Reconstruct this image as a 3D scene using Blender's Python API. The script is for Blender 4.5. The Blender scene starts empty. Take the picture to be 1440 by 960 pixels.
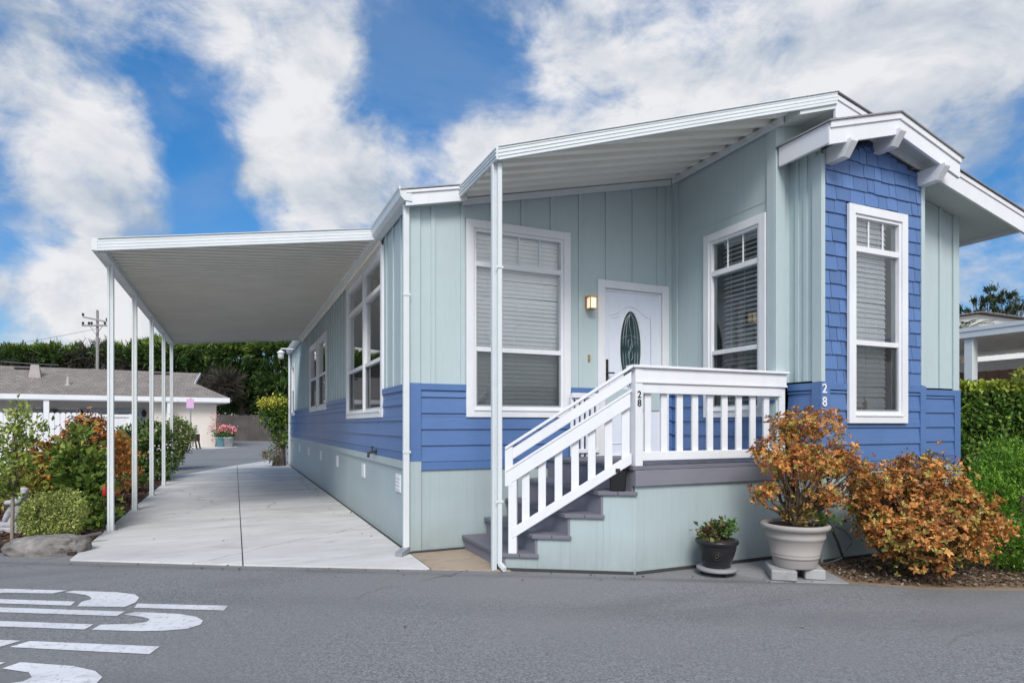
import bpy, math, random
import numpy as np
from mathutils import Vector, Matrix, noise as mnoise
random.seed(11); RNG = np.random.default_rng(7)
S = bpy.context.scene
C = S.collection
R = math.radians
PI = math.pi

# ------------------------------------------------------------------ camera geometry (metres; origin = front left house corner)
CAM = Vector((-1.62, -6.158, 1.30)); YAW = R(24.02); F = 875.0; CX = 720.0; HZ = 597.0
def at(px, d, py=None):
    """place at lateral pixel column px and distance d in front of the standing point; height from py"""
    r = (px - CX) / F * d
    X = r * math.cos(YAW) + d * math.sin(YAW) + CAM.x
    Y = -r * math.sin(YAW) + d * math.cos(YAW) + CAM.y
    z = 0.0 if py is None else CAM.z + (HZ - py) / F * d
    return Vector((X, Y, z))

# ------------------------------------------------------------------ mesh building
class MB:
    def __init__(s, xf=None):
        s.v = []; s.f = []; s.m = []; s.c = []; s.xf = xf; s.smooth = []
    def _add(s, vs, fs, m=0, sm=False):
        n = len(s.v)
        s.v += [tuple(s.xf @ Vector(p)) if s.xf else tuple(p) for p in vs]
        for f in fs:
            s.f.append(tuple(i + n for i in f)); s.m.append(m); s.smooth.append(sm)
        return s
    def box(s, x0, x1, y0, y1, z0, z1, m=0):
        vs = [(x0,y0,z0),(x1,y0,z0),(x1,y1,z0),(x0,y1,z0),(x0,y0,z1),(x1,y0,z1),(x1,y1,z1),(x0,y1,z1)]
        return s._add(vs, [(0,3,2,1),(4,5,6,7),(0,1,5,4),(1,2,6,5),(2,3,7,6),(3,0,4,7)], m)
    def hexa(s, vs, m=0):   # 8 corners in box order
        return s._add(vs, [(0,3,2,1),(4,5,6,7),(0,1,5,4),(1,2,6,5),(2,3,7,6),(3,0,4,7)], m)
    def poly(s, vs, m=0): return s._add(vs, [tuple(range(len(vs)))], m)
    def prism(s, base, vec, m=0):
        n = len(base); v = Vector(vec)
        vs = [tuple(p) for p in base] + [tuple(Vector(p) + v) for p in base]
        fs = [tuple(range(n))[::-1], tuple(range(n, 2*n))] + [(i, (i+1) % n, n + (i+1) % n, n + i) for i in range(n)]
        return s._add(vs, fs, m)
    def bar(s, a, b, w, h, up=(0,0,1), m=0):
        """box section w (sideways) by h (along up) from a to b, ends cut square to up"""
        a = Vector(a); b = Vector(b); d = (b - a).normalized(); u = Vector(up)
        sd = d.cross(u).normalized() * (w / 2); hh = u * (h / 2)
        vs = [a - sd - hh, b - sd - hh, b + sd - hh, a + sd - hh, a - sd + hh, b - sd + hh, b + sd + hh, a + sd + hh]
        return s.hexa(vs, m)
    def tube(s, pts, rad, n=8, m=0, cap=True):
        pts = [Vector(p) for p in pts]; k = len(pts)
        rs = rad if isinstance(rad, (list, tuple)) else [rad] * k
        vs = []; ref = Vector((0,0,1))
        d0 = (pts[1] - pts[0]).normalized()
        if abs(d0.dot(ref)) > .9: ref = Vector((1,0,0))
        for i, p in enumerate(pts):
            d = (pts[min(i+1, k-1)] - pts[max(i-1, 0)]).normalized()
            a = d.cross(ref).normalized(); b = d.cross(a)
            for j in range(n):
                t = 2 * PI * j / n
                vs.append(p + (a * math.cos(t) + b * math.sin(t)) * rs[i])
        fs = [(i*n + j, i*n + (j+1) % n, (i+1)*n + (j+1) % n, (i+1)*n + j) for i in range(k-1) for j in range(n)]
        s._add(vs, fs, m, True)
        if cap: s._add(vs[:n], [tuple(range(n))], m); s._add(vs[-n:], [tuple(range(n))[::-1]], m)
        return s
    def lathe(s, prof, c, n=40, m=0, sx=1.0):
        c = Vector(c); vs = []
        for r, z in prof:
            for j in range(n):
                t = 2*PI*j/n; vs.append((c.x + r*sx*math.cos(t), c.y + r*math.sin(t), c.z + z))
        k = len(prof)
        fs = [(i*n + j, i*n + (j+1) % n, (i+1)*n + (j+1) % n, (i+1)*n + j) for i in range(k-1) for j in range(n)]
        return s._add(vs, fs, m, True)
    def sheet(s, P, us, zs, holes=(), m=0):
        """grid sheet P(u,z) with rectangular openings (u0,u1,z0,z1)"""
        U = sorted(set(us) | {h[i] for h in holes for i in (0,1)}); Z = sorted(set(zs) | {h[i] for h in holes for i in (2,3)})
        for i in range(len(U)-1):
            for j in range(len(Z)-1):
                cu = (U[i]+U[i+1])/2; cz = (Z[j]+Z[j+1])/2
                if any(h[0] < cu < h[1] and h[2] < cz < h[3] for h in holes): continue
                s.poly([P(U[i],Z[j]), P(U[i+1],Z[j]), P(U[i+1],Z[j+1]), P(U[i],Z[j+1])], m)
        return s
    def build(s, name, mats, parent=None, bevel=0, shade=False):
        if not isinstance(mats, (list, tuple)): mats = [mats]
        off = origin_of(parent)
        me = bpy.data.meshes.new(name)
        me.from_pydata([(p[0]-off.x, p[1]-off.y, p[2]-off.z) for p in s.v], [], s.f)
        for m in mats: me.materials.append(m)
        me.polygons.foreach_set('material_index', s.m)
        me.polygons.foreach_set('use_smooth', [True]*len(s.m) if shade else s.smooth)
        me.update()
        o = bpy.data.objects.new(name, me); C.objects.link(o)
        if parent is not None: o.parent = parent
        if bevel:
            b = o.modifiers.new('bevel', 'BEVEL'); b.width = bevel; b.segments = 1; b.limit_method = 'ANGLE'
        return o
ORG = {}
def origin_of(p):
    if p is None: return Vector((0,0,0))
    while p.parent is not None: p = p.parent
    return p.location.copy()
def thing(name, label, cat, loc=(0,0,0), group=None):
    o = bpy.data.objects.new(name, None); C.objects.link(o); o.location = loc; o.empty_display_size = .2
    return tag(o, label, cat, group)
def tag(o, label, cat, group=None, kind=None):
    if label: o['label'] = label
    if cat: o['category'] = cat
    if group: o['group'] = group
    if kind: o['kind'] = kind
    return o
def struct(o, label=None):
    o['kind'] = 'structure'
    if label: o['label'] = label
    return o
def frame(o, u, n):   # local axes (u along, n outward, z up) at o
    u = Vector(u).normalized(); n = Vector(n).normalized(); o = Vector(o)
    return Matrix(((u.x, n.x, 0, o.x), (u.y, n.y, 0, o.y), (0, 0, 1, o.z), (0,0,0,1)))

# ------------------------------------------------------------------ materials
def lin(r, g, b):
    f = lambda c: (c/255/12.92) if c/255 <= .04045 else ((c/255 + .055)/1.055)**2.4
    return (f(r), f(g), f(b), 1)
class NT:
    def __init__(s, name):
        s.mat = bpy.data.materials.new(name); s.mat.use_nodes = True; s.t = s.mat.node_tree
        s.b = s.t.nodes['Principled BSDF']; s.out = s.t.nodes['Material Output']
        s.tc = s.t.nodes.new('ShaderNodeTexCoord')
    def n(s, typ, **kw):
        nd = s.t.nodes.new(typ)
        for k, v in kw.items():
            if k in nd.inputs: nd.inputs[k].default_value = v
            else: setattr(nd, k, v)
        return nd
    def l(s, a, b): s.t.links.new(a, b)
    def coord(s, scale=(1,1,1)):
        mp = s.n('ShaderNodeMapping'); mp.inputs['Scale'].default_value = scale
        s.l(s.tc.outputs['Object'], mp.inputs['Vector']); return mp.outputs[0]
    def noise(s, scale, det=4, rough=.55, sc=(1,1,1), dist=0.0):
        nd = s.n('ShaderNodeTexNoise'); nd.inputs['Scale'].default_value = scale; nd.inputs['Detail'].default_value = det
        nd.inputs['Roughness'].default_value = rough; nd.inputs['Distortion'].default_value = dist
        s.l(s.coord(sc), nd.inputs['Vector']); return nd.outputs['Fac']
    def ramp(s, fac, stops):
        r = s.n('ShaderNodeValToRGB'); e = r.color_ramp.elements
        while len(e) < len(stops): e.new(.5)
        for i, (p, c) in enumerate(stops):
            e[i].position = p; e[i].color = c if isinstance(c, tuple) else (c, c, c, 1)
        s.l(fac, r.inputs[0]); return r.outputs[0]
    def mix(s, a, b, fac, mode='MIX'):
        m = s.n('ShaderNodeMix', data_type='RGBA', blend_type=mode)
        for sock, val in ((m.inputs[6], a), (m.inputs[7], b), (m.inputs[0], fac)):
            if isinstance(val, (tuple, float, int)): sock.default_value = val
            else: s.l(val, sock)
        return m.outputs[2]
    def bump(s, h, strength=.3, dist=.01, prev=None):
        b = s.n('ShaderNodeBump'); b.inputs['Strength'].default_value = strength; b.inputs['Distance'].default_value = dist
        s.l(h, b.inputs['Height'])
        if prev: s.l(prev, b.inputs['Normal'])
        return b.outputs[0]
    def fin(s, col=None, rough=.5, bump=None, spec=.5, metal=0):
        if col is not None:
            if isinstance(col, tuple): s.b.inputs['Base Color'].default_value = col
            else: s.l(col, s.b.inputs['Base Color'])
        if isinstance(rough, (int, float)): s.b.inputs['Roughness'].default_value = rough
        else: s.l(rough, s.b.inputs['Roughness'])
        s.b.inputs['Specular IOR Level'].default_value = spec; s.b.inputs['Metallic'].default_value = metal
        if bump is not None: s.l(bump, s.b.inputs['Normal'])
        return s.mat
def dark(c, k): return (c[0]*k, c[1]*k, c[2]*k, 1)
def paint(name, col, rough=.45, grain=(1,1,1), gscale=40, gstr=.12, var=.10, dirt=0.0, spec=.4):
    t = NT(name)
    big = t.noise(1.3, 5, .6)
    c = t.mix(dark(col, 1-var), dark(col, 1+var*.6), t.ramp(big, [(.3, 0.0), (.7, 1.0)]))
    g = t.noise(gscale, 4, .6, grain)
    c = t.mix(c, dark(col, .82), t.ramp(g, [(.50, 0.0), (.75, .35)]))
    if dirt:
        sx = t.n('ShaderNodeSeparateXYZ'); t.l(t.tc.outputs['Object'], sx.inputs[0])
        mr = t.n('ShaderNodeMapRange'); mr.inputs[1].default_value = .0; mr.inputs[2].default_value = .35; mr.inputs[3].default_value = dirt; mr.inputs[4].default_value = 0
        t.l(sx.outputs[2], mr.inputs[0])
        mm = t.n('ShaderNodeMath', operation='MULTIPLY'); t.l(mr.outputs[0], mm.inputs[0]); t.l(t.noise(9, 5, .7, (1,1,.35)), mm.inputs[1])
        c = t.mix(c, (.16,.15,.13,1), mm.outputs[0])
    return t.fin(c, rough, t.bump(g, gstr, .004), spec)
M = {}
SID = lin(181, 197, 200); BLU = lin(85, 117, 168); WHT = lin(222, 224, 229)
M['siding'] = paint('pale_siding_paint', SID, .5, (1,1,.10), 34, .16, .05)
M['skirt'] = paint('pale_skirting_paint', dark(SID,.90), .5, (1,1,.06), 42, .22, .05, .35)
def grooved(name, col, spacing=.10, dirt=.6):
    m = paint(name, col, .5, (1,1,.06), 42, .2, .06, dirt); t = m.node_tree; b = t.nodes['Principled BSDF']
    tc = next(n for n in t.nodes if n.type == 'TEX_COORD'); sx = t.nodes.new('ShaderNodeSeparateXYZ'); t.links.new(tc.outputs['Object'], sx.inputs[0])
    ad = t.nodes.new('ShaderNodeMath'); ad.operation = 'ADD'; t.links.new(sx.outputs[0], ad.inputs[0]); t.links.new(sx.outputs[1], ad.inputs[1])
    pp = t.nodes.new('ShaderNodeMath'); pp.operation = 'PINGPONG'; pp.inputs[1].default_value = spacing/2; t.links.new(ad.outputs[0], pp.inputs[0])
    lt = t.nodes.new('ShaderNodeMapRange'); lt.inputs[1].default_value = 0; lt.inputs[2].default_value = .005; lt.inputs[3].default_value = .12; lt.inputs[4].default_value = 0; t.links.new(pp.outputs[0], lt.inputs[0])
    mx = t.nodes.new('ShaderNodeMix'); mx.data_type = 'RGBA'; old = b.inputs['Base Color'].links[0].from_socket
    t.links.new(old, mx.inputs[6]); mx.inputs[7].default_value = dark(col, .45); t.links.new(lt.outputs[0], mx.inputs[0]); t.links.new(mx.outputs[2], b.inputs['Base Color']); return m
M['skirt'] = grooved('grooved_skirting_paint', dark(SID,.85)); M['grooved'] = grooved('grooved_siding_paint', SID, .10, 0)
M['blue'] = paint('blue_lap_paint', BLU, .38, (.16,.16,1.2), 30, .55, .10, spec=.5)
M['white'] = paint('white_paint', lin(226,228,232), .38, (1,1,.3), 9, .05, .06)
M['alum'] = paint('white_aluminium', lin(213, 219, 222), .42, (1,1,1), 5, .02, .05)
M['panel'] = paint('cream_panel', lin(244, 241, 230), .45, (.3,1,1), 6, .03, .06)
M['soffit'] = paint('soffit_paint', lin(206, 214, 214), .55, (1,1,1), 20, .05, .05)
M['door'] = paint('door_paint', lin(222, 228, 240), .35, (1,1,.3), 30, .02, .03)
def shingle_mat():
    t = NT('blue_shingle_paint')
    at_ = t.n('ShaderNodeAttribute'); at_.attribute_name = 'Col'
    g = t.noise(46, 4, .6, (1,1,.12))
    c = t.mix(at_.outputs['Color'], dark(BLU, .7), t.ramp(g, [(.48, 0.0), (.75, .4)]))
    return t.fin(c, .45, t.bump(g, .35, .005), .4)
M['shingle'] = shingle_mat()
M['roof'] = paint('dark_roof_shingle', lin(150, 150, 152), .9, (1,1,1), 60, .6, .25)
M['black'] = paint('black_plastic', (.012,.012,.014,1), .4, (1,1,1), 30, .03, .2)
M['iron'] = paint('dark_iron', (.03,.028,.026,1), .5, (1,1,1), 60, .1, .2)
M['deckm'] = paint('grey_deck_board', lin(112, 112, 122), .62, (.14,1,1), 46, .30, .16)
M['deckf'] = paint('grey_deck_fascia', lin(126, 126, 136), .62, (.14,.14,1), 46, .25, .12)
M['room'] = NT('dim_room').fin((.05,.052,.055,1), .9)
M['blind'] = paint('white_blind', lin(251, 252, 252), .5, (1,1,1), 10, .02, .02)
M['screen'] = None
def glass(name, tint, refl):
    t = NT(name); t.t.nodes.remove(t.b)
    tr = t.n('ShaderNodeBsdfTransparent'); tr.inputs[0].default_value = tint
    gl = t.n('ShaderNodeBsdfGlossy'); gl.inputs['Roughness'].default_value = .015; gl.inputs[0].default_value = (.95,.98,1,1)
    nb = t.noise(1.6, 2, .5); t.l(t.bump(nb, .05, .02), gl.inputs['Normal'])
    fr = t.n('ShaderNodeFresnel'); fr.inputs[0].default_value = 1.55
    ma = t.n('ShaderNodeMath', operation='MULTIPLY_ADD'); ma.inputs[1].default_value = 1.25; ma.inputs[2].default_value = refl; ma.use_clamp = True
    t.l(fr.outputs[0], ma.inputs[0])
    mx = t.n('ShaderNodeMixShader'); t.l(ma.outputs[0], mx.inputs[0]); t.l(tr.outputs[0], mx.inputs[1]); t.l(gl.outputs[0], mx.inputs[2])
    t.l(mx.outputs[0], t.out.inputs[0]); return t.mat
M['glass'] = glass('window_glass', (.965,.99,.99,1), .07)
M['glass_dark'] = glass('lower_window_glass', (.88,.92,.92,1), .05)
def screen():
    t = NT('insect_screen'); tr = t.n('ShaderNodeBsdfTransparent'); tr.inputs[0].default_value = (1,1,1,1)
    t.fin((.035,.037,.04,1), .8)
    mx = t.n('ShaderNodeMixShader'); mx.inputs[0].default_value = .34
    t.l(tr.outputs[0], mx.inputs[1]); t.l(t.b.outputs[0], mx.inputs[2]); t.l(mx.outputs[0], t.out.inputs[0]); return t.mat
M['screen'] = screen()
def asphalt():
    t = NT('asphalt')
    fine = t.noise(75, 4, .85); mid = t.noise(30, 4, .7); big = t.noise(.35, 5, .6); streak = t.noise(.8, 4, .6, (.25,1,1))
    c = t.ramp(fine, [(.34, (.095,.096,.099,1)), (.50, (.215,.217,.222,1)), (.68, (.40,.403,.41,1))])
    c = t.mix(c, (.085,.087,.095,1), t.ramp(mid, [(.5, 0.0), (.75, .45)]))
    c = t.mix(c, (.215,.215,.218,1), t.ramp(big, [(.40, 0.0), (.62, .7)]))
    c = t.mix(c, (.08,.08,.088,1), t.ramp(streak, [(.54, 0.0), (.72, .5)]))
    vo = t.n('ShaderNodeTexVoronoi'); vo.inputs['Scale'].default_value = 1.7; t.l(t.coord(), vo.inputs['Vector'])
    c = t.mix(c, (.03,.03,.032,1), t.ramp(vo.outputs['Distance'], [(.0, .8), (.035, 0.0)]))
    ve = t.n('ShaderNodeTexVoronoi', feature='DISTANCE_TO_EDGE'); ve.inputs['Scale'].default_value = .42
    wv = t.n('ShaderNodeVectorMath', operation='ADD'); nz = t.n('ShaderNodeTexNoise'); nz.inputs['Scale'].default_value = 2.2; nz.inputs['Detail'].default_value = 6
    sc_ = t.n('ShaderNodeVectorMath', operation='SCALE'); sc_.inputs[3].default_value = .55
    t.l(t.coord(), nz.inputs['Vector']); t.l(nz.outputs['Color'], sc_.inputs[0]); t.l(t.coord(), wv.inputs[0]); t.l(sc_.outputs[0], wv.inputs[1]); t.l(wv.outputs[0], ve.inputs['Vector'])
    cm = t.n('ShaderNodeMath', operation='MULTIPLY'); t.l(t.ramp(ve.outputs['Distance'], [(.0, 1.0), (.006, 0.0)]), cm.inputs[0]); t.l(t.ramp(t.noise(.5, 3, .5, (1,1,1)), [(.52, 0.0), (.62, .8)]), cm.inputs[1])
    c = t.mix(c, (.045,.045,.047,1), cm.outputs[0])
    c = t.mix(c, (.24,.237,.23,1), t.ramp(t.noise(1.1, 6, .7, (.35,1.2,1), .7), [(.52, 0.0), (.70, .6)]))
    rot = t.n('ShaderNodeMapping'); rot.inputs['Rotation'].default_value = (0,0,R(30)); t.l(t.tc.outputs['Object'], rot.inputs['Vector']); sy = t.n('ShaderNodeSeparateXYZ'); t.l(rot.outputs[0], sy.inputs[0])
    for v0, wd, k_ in ((-1.75,.32,.30),(-3.3,.34,.30),(-.80,.10,.55)):   # worn wheel paths and the dirty edge
        sb = t.n('ShaderNodeMath', operation='SUBTRACT'); t.l(sy.outputs[1], sb.inputs[0]); sb.inputs[1].default_value = v0
        ab = t.n('ShaderNodeMath', operation='ABSOLUTE'); t.l(sb.outputs[0], ab.inputs[0])
        m2 = t.n('ShaderNodeMapRange', interpolation_type='SMOOTHSTEP'); m2.inputs[1].default_value = 0; m2.inputs[2].default_value = wd; m2.inputs[3].default_value = k_; m2.inputs[4].default_value = 0; t.l(ab.outputs[0], m2.inputs[0])
        mm = t.n('ShaderNodeMath', operation='MULTIPLY'); t.l(m2.outputs[0], mm.inputs[0]); t.l(t.ramp(t.noise(1.3, 5, .65, (.4,1,1)), [(.35, .2), (.65, 1.0)]), mm.inputs[1]); c = t.mix(c, (.085,.086,.09,1), mm.outputs[0])
    vs2 = t.n('ShaderNodeTexVoronoi'); vs2.inputs['Scale'].default_value = .33; wv2 = t.n('ShaderNodeVectorMath', operation='ADD'); s2 = t.n('ShaderNodeVectorMath', operation='SCALE'); s2.inputs[3].default_value = .25
    t.l(nz.outputs['Color'], s2.inputs[0]); t.l(t.coord(), wv2.inputs[0]); t.l(s2.outputs[0], wv2.inputs[1]); t.l(wv2.outputs[0], vs2.inputs['Vector'])
    c = t.mix(c, (.06,.06,.062,1), t.ramp(vs2.outputs['Distance'], [(.02, .55), (.085, 0.0)]))
    return t.fin(c, .85, t.bump(fine, .5, .008, t.bump(mid, .3, .01)), .3)
M['asphalt'] = asphalt()
def concrete(name, a, b, sc=(1,1,1), wear=0.0, oil=0.0):
    t = NT(name)
    big = t.noise(.9, 6, .62, sc, .4); fine = t.noise(90, 3, .7); mid = t.noise(5, 5, .65, sc)
    c = t.mix(a, b, t.ramp(big, [(.36, 0.0), (.66, 1.0)]))
    c = t.mix(c, dark(a, .62), t.ramp(mid, [(.54, 0.0), (.78, .42)]))
    c = t.mix(c, dark(a, .72), t.ramp(fine, [(.5, 0.0), (.8, .35)]))
    st = t.noise(2.1, 6, .7, sc, .8); c = t.mix(c, (a[0]*.66, a[1]*.63, a[2]*.58, 1), t.ramp(st, [(.55, 0.0), (.72, .55)]))
    if oil:
        vo = t.n('ShaderNodeTexVoronoi'); vo.inputs['Scale'].default_value = .9; t.l(t.coord(), vo.inputs['Vector']); c = t.mix(c, (.20,.19,.175,1), t.ramp(vo.outputs['Distance'], [(.02, oil), (.10, 0.0)]))
        ve = t.n('ShaderNodeTexVoronoi', feature='DISTANCE_TO_EDGE'); ve.inputs['Scale'].default_value = .31; nz = t.n('ShaderNodeTexNoise'); nz.inputs['Scale'].default_value = 3; nz.inputs['Detail'].default_value = 6; s2 = t.n('ShaderNodeVectorMath', operation='SCALE'); s2.inputs[3].default_value = .3; av = t.n('ShaderNodeVectorMath', operation='ADD')
        t.l(t.coord(), nz.inputs['Vector']); t.l(nz.outputs['Color'], s2.inputs[0]); t.l(t.coord(), av.inputs[0]); t.l(s2.outputs[0], av.inputs[1]); t.l(av.outputs[0], ve.inputs['Vector'])
        c = t.mix(c, (.20,.195,.185,1), t.ramp(ve.outputs['Distance'], [(.0, .7), (.003, 0.0)]))
    if wear: c = t.mix(c, (.17,.172,.18,1), t.ramp(t.noise(24, 6, .75), [(.56, 0.0), (.62, wear)])); c = t.mix(c, (.17,.172,.18,1), t.ramp(t.noise(3.5, 5, .7, (.3,1,1)), [(.56, 0.0), (.75, wear*.6)]))
    return t.fin(c, .8, t.bump(fine, .25, .004, t.bump(mid, .1, .01)), .3)
M['concrete'] = concrete('driveway_concrete', (.51,.50,.49,1), (.69,.68,.67,1), (.5,1.6,1), 0.0, .5)
M['pad'] = concrete('tan_concrete', (.30,.24,.175,1), (.42,.34,.26,1))
M['slab'] = concrete('grey_slab', (.23,.23,.24,1), (.34,.34,.35,1))
M['block'] = concrete('block_concrete', (.27,.27,.28,1), (.42,.42,.42,1))
M['soil'] = concrete('dark_soil', (.05,.032,.022,1), (.10,.062,.045,1))
M['tansoil'] = concrete('tan_soil', (.17,.12,.08,1), (.27,.20,.14,1))
M['joint'] = NT('joint_and_gap_shade').fin((.05,.05,.05,1), .95)  # driveway joint, and strips that stand in for shade under the skirting
def attr_mat(name, rough=.55, trans=.25, spec=.35):
    t = NT(name); a = t.n('ShaderNodeAttribute'); a.attribute_name = 'Col'
    nz = t.noise(2.3, 3, .6)
    g0 = t.mix(a.outputs['Color'], (1.7,1.7,1.6,1) if trans else (1,1,1,1), 1.0, 'MULTIPLY'); c = t.mix(g0, t.mix(g0, (.68,.68,.68,1), 1.0, 'MULTIPLY'), t.ramp(nz, [(.38, 1.0), (.62, 0.0)]))
    t.fin(c, rough, None, spec)
    if trans:
        tl = t.n('ShaderNodeBsdfTranslucent'); t.l(c, tl.inputs[0])
        mx = t.n('ShaderNodeMixShader'); mx.inputs[0].default_value = trans
        t.l(t.b.outputs[0], mx.inputs[1]); t.l(tl.outputs[0], mx.inputs[2]); t.l(mx.outputs[0], t.out.inputs[0])
    return t.mat
M['leaf'] = attr_mat('leaf'); M['chip'] = attr_mat('chip', .9, 0, .2); M['twig'] = paint('twig_bark', (.105,.075,.052,1), .85, (1,1,.3), 60, .3, .3)
M['bark'] = paint('grey_bark', (.15,.125,.105,1), .9, (1,1,.2), 24, .7, .35)
def stone(name, a, b):
    t = NT(name); n1 = t.noise(5, 6, .7); n2 = t.noise(40, 4, .7)
    c = t.mix(a, b, t.ramp(n1, [(.35, 0.0), (.68, 1.0)])); c = t.mix(c, dark(a, .45), t.ramp(n2, [(.52, 0.0), (.75, .6)]))
    return t.fin(c, .85, t.bump(n2, .5, .01, t.bump(n1, .5, .04)), .25)
M['rock'] = stone('grey_rock', (.13,.12,.11,1), (.33,.315,.30,1))
M['statue'] = stone('statue_stone', (.36,.37,.39,1), (.55,.56,.58,1))
M['terracotta'] = paint('grey_resin_pot', lin(166, 160, 156), .6, (1,1,1), 9, .06, .10)
M['blackpot'] = paint('black_glazed_pot', (.022,.021,.024,1), .28, (1,1,1), 12, .05, .3)
M['marking'] = concrete('road_paint', (.62,.62,.65,1), (.78,.78,.80,1), (1,1,1), .55)
M['nb_wall'] = paint('neighbour_wall_paint', lin(214, 208, 200), .6, (1,1,.2), 12, .05, .05)
def shingle_roof(name, a, b):
    t = NT(name); br = t.n('ShaderNodeTexBrick'); br.inputs['Scale'].default_value = 1.0; br.inputs['Color1'].default_value = a; br.inputs['Color2'].default_value = b; br.inputs['Mortar'].default_value = dark(a, .35)
    br.inputs['Mortar Size'].default_value = .012; br.inputs['Brick Width'].default_value = .32; br.inputs['Row Height'].default_value = .19; t.l(t.coord(), br.inputs['Vector'])
    c = t.mix(br.outputs['Color'], dark(a, .6), t.ramp(t.noise(1.2, 6, .65, (1,.4,1)), [(.45, 0.0), (.72, .6)])); c = t.mix(c, dark(b, 1.3), t.ramp(t.noise(7, 4, .7), [(.52, 0.0), (.75, .6)]))
    return t.fin(c, .9, t.bump(br.outputs['Fac'], -.4, .02), .2)
M['nb_roof'] = shingle_roof('neighbour_roof_shingle', lin(132,124,118), lin(150,142,136))
M['fence_grey'] = paint('weathered_fence_board', lin(88, 83, 82), .9, (8,1,.12), 5, .3, .35)
M['brown'] = paint('brown_panel', lin(168, 132, 114), .7, (6,6,.2), 6, .2, .2)
M['gold'] = NT('brass').fin((.55,.40,.2,1), .35, None, .5, .9)
M['ngrey'] = paint('neighbour_gable_paint', lin(212, 212, 210), .6, (1,1,1), 10, .05, .05)
M['wood_pole'] = paint('utility_pole_wood', lin(150, 146, 146), .9, (1,1,.1), 20, .3, .2)
M['red'] = NT('red_enamel').fin((.35,.02,.02,1), .4)
M['pink'] = NT('pink_sign').fin(lin(206, 168, 204), .5)
M['teal'] = NT('teal_pot').fin(lin(120, 175, 190), .4)
M['leadcame'] = NT('lead_came').fin((.45,.47,.48,1), .35, None, .5, .8)
def lamp_glass():
    t = NT('lit_lamp_glass'); t.fin((.9,.85,.75,1), .3); t.b.inputs['Emission Color'].default_value = (1.0,.74,.48,1); t.b.inputs['Emission Strength'].default_value = .75
    return t.mat
M['lampglass'] = lamp_glass()

# ------------------------------------------------------------------ foliage
def leaf_mesh(name, P, D, N, L, W, col, mat, parent=None, fold=.25, extra=None):
    """P bases, D growth directions, N approximate normals, L/W sizes, col RGB: one kite shaped leaf each"""
    n = len(P); D = D / np.linalg.norm(D, axis=1, keepdims=True)
    sd = np.cross(D, N); sd /= (np.linalg.norm(sd, axis=1, keepdims=True) + 1e-9); up = np.cross(sd, D)
    L = np.broadcast_to(L, n)[:, None]; W = np.broadcast_to(W, n)[:, None]
    v = np.empty((n, 4, 3))
    v[:, 0] = P; v[:, 2] = P + D * L - up * L * .12
    v[:, 1] = P + D * L * .5 + sd * W * .5 + up * W * fold; v[:, 3] = P + D * L * .5 - sd * W * .5 + up * W * fold
    off = np.array(origin_of(parent)) if parent is not None else np.zeros(3)
    me = bpy.data.meshes.new(name)
    me.vertices.add(n*4); me.vertices.foreach_set('co', (v.reshape(-1, 3) - off).ravel().astype(np.float32))
    me.loops.add(n*4); me.loops.foreach_set('vertex_index', np.arange(n*4, dtype=np.int32))
    me.polygons.add(n); me.polygons.foreach_set('loop_start', np.arange(0, n*4, 4, dtype=np.int32))
    try: me.polygons.foreach_set('loop_total', np.full(n, 4, dtype=np.int32))
    except Exception: pass
    me.update(calc_edges=True)
    ca = me.color_attributes.new('Col', 'FLOAT_COLOR', 'POINT')
    c4 = np.ones((n, 4, 4), np.float32); c4[:, :, :3] = np.clip(col, 0, 1)[:, None, :]
    ca.data.foreach_set('color', c4.ravel())
    me.materials.append(mat)
    o = bpy.data.objects.new(name, me); C.objects.link(o)
    if parent is not None: o.parent = parent
    return o
def unit(n):
    v = RNG.normal(size=(n, 3)); return v / np.linalg.norm(v, axis=1, keepdims=True)
def bumpy(d, seed, amp, freq=2.2):
    return np.array([1 + amp * mnoise.noise(Vector(x) * freq + Vector((seed, seed*1.7, 0))) + amp*.5*mnoise.noise(Vector(x) * freq*2.7 + Vector((seed*3, 0, seed))) for x in d])
def crown_points(blobs, clumps, n, spread, shell=.16, amp=.22, flat_bottom=None):
    """leaf bases clustered in clumps that hug the outside of a few ellipsoids; returns points and outward directions"""
    w = np.array([b[1][0]*b[1][1] + b[1][1]*b[1][2] + b[1][0]*b[1][2] for b in blobs]); w = w / w.sum()
    cp = []; cd = []
    for bi, (c, r) in enumerate(blobs):
        k = max(3, int(clumps * w[bi])); d = unit(k)
        rad = (1 - np.abs(RNG.normal(0, shell, k))) * bumpy(d, bi*3.1 + c[0], amp)
        cp.append(np.array(c) + d * np.array(r) * rad[:, None]); dd = d / np.array(r); cd.append(dd / np.linalg.norm(dd, axis=1, keepdims=True))
    cp = np.concatenate(cp); cd = np.concatenate(cd)
    idx = RNG.integers(0, len(cp), n)
    p = cp[idx] + RNG.normal(size=(n, 3)) * spread * (0.6 + .8*RNG.random((n,1)))
    return p, cd[idx], idx
def pick(pal, n, jit=.18):
    cols = np.array([c[1] for c in pal]); pr = np.array([c[0] for c in pal]); pr = pr / pr.sum()
    i = RNG.choice(len(pal), n, p=pr); return cols[i] * (1 + RNG.normal(0, jit, (n, 1)))
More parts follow.
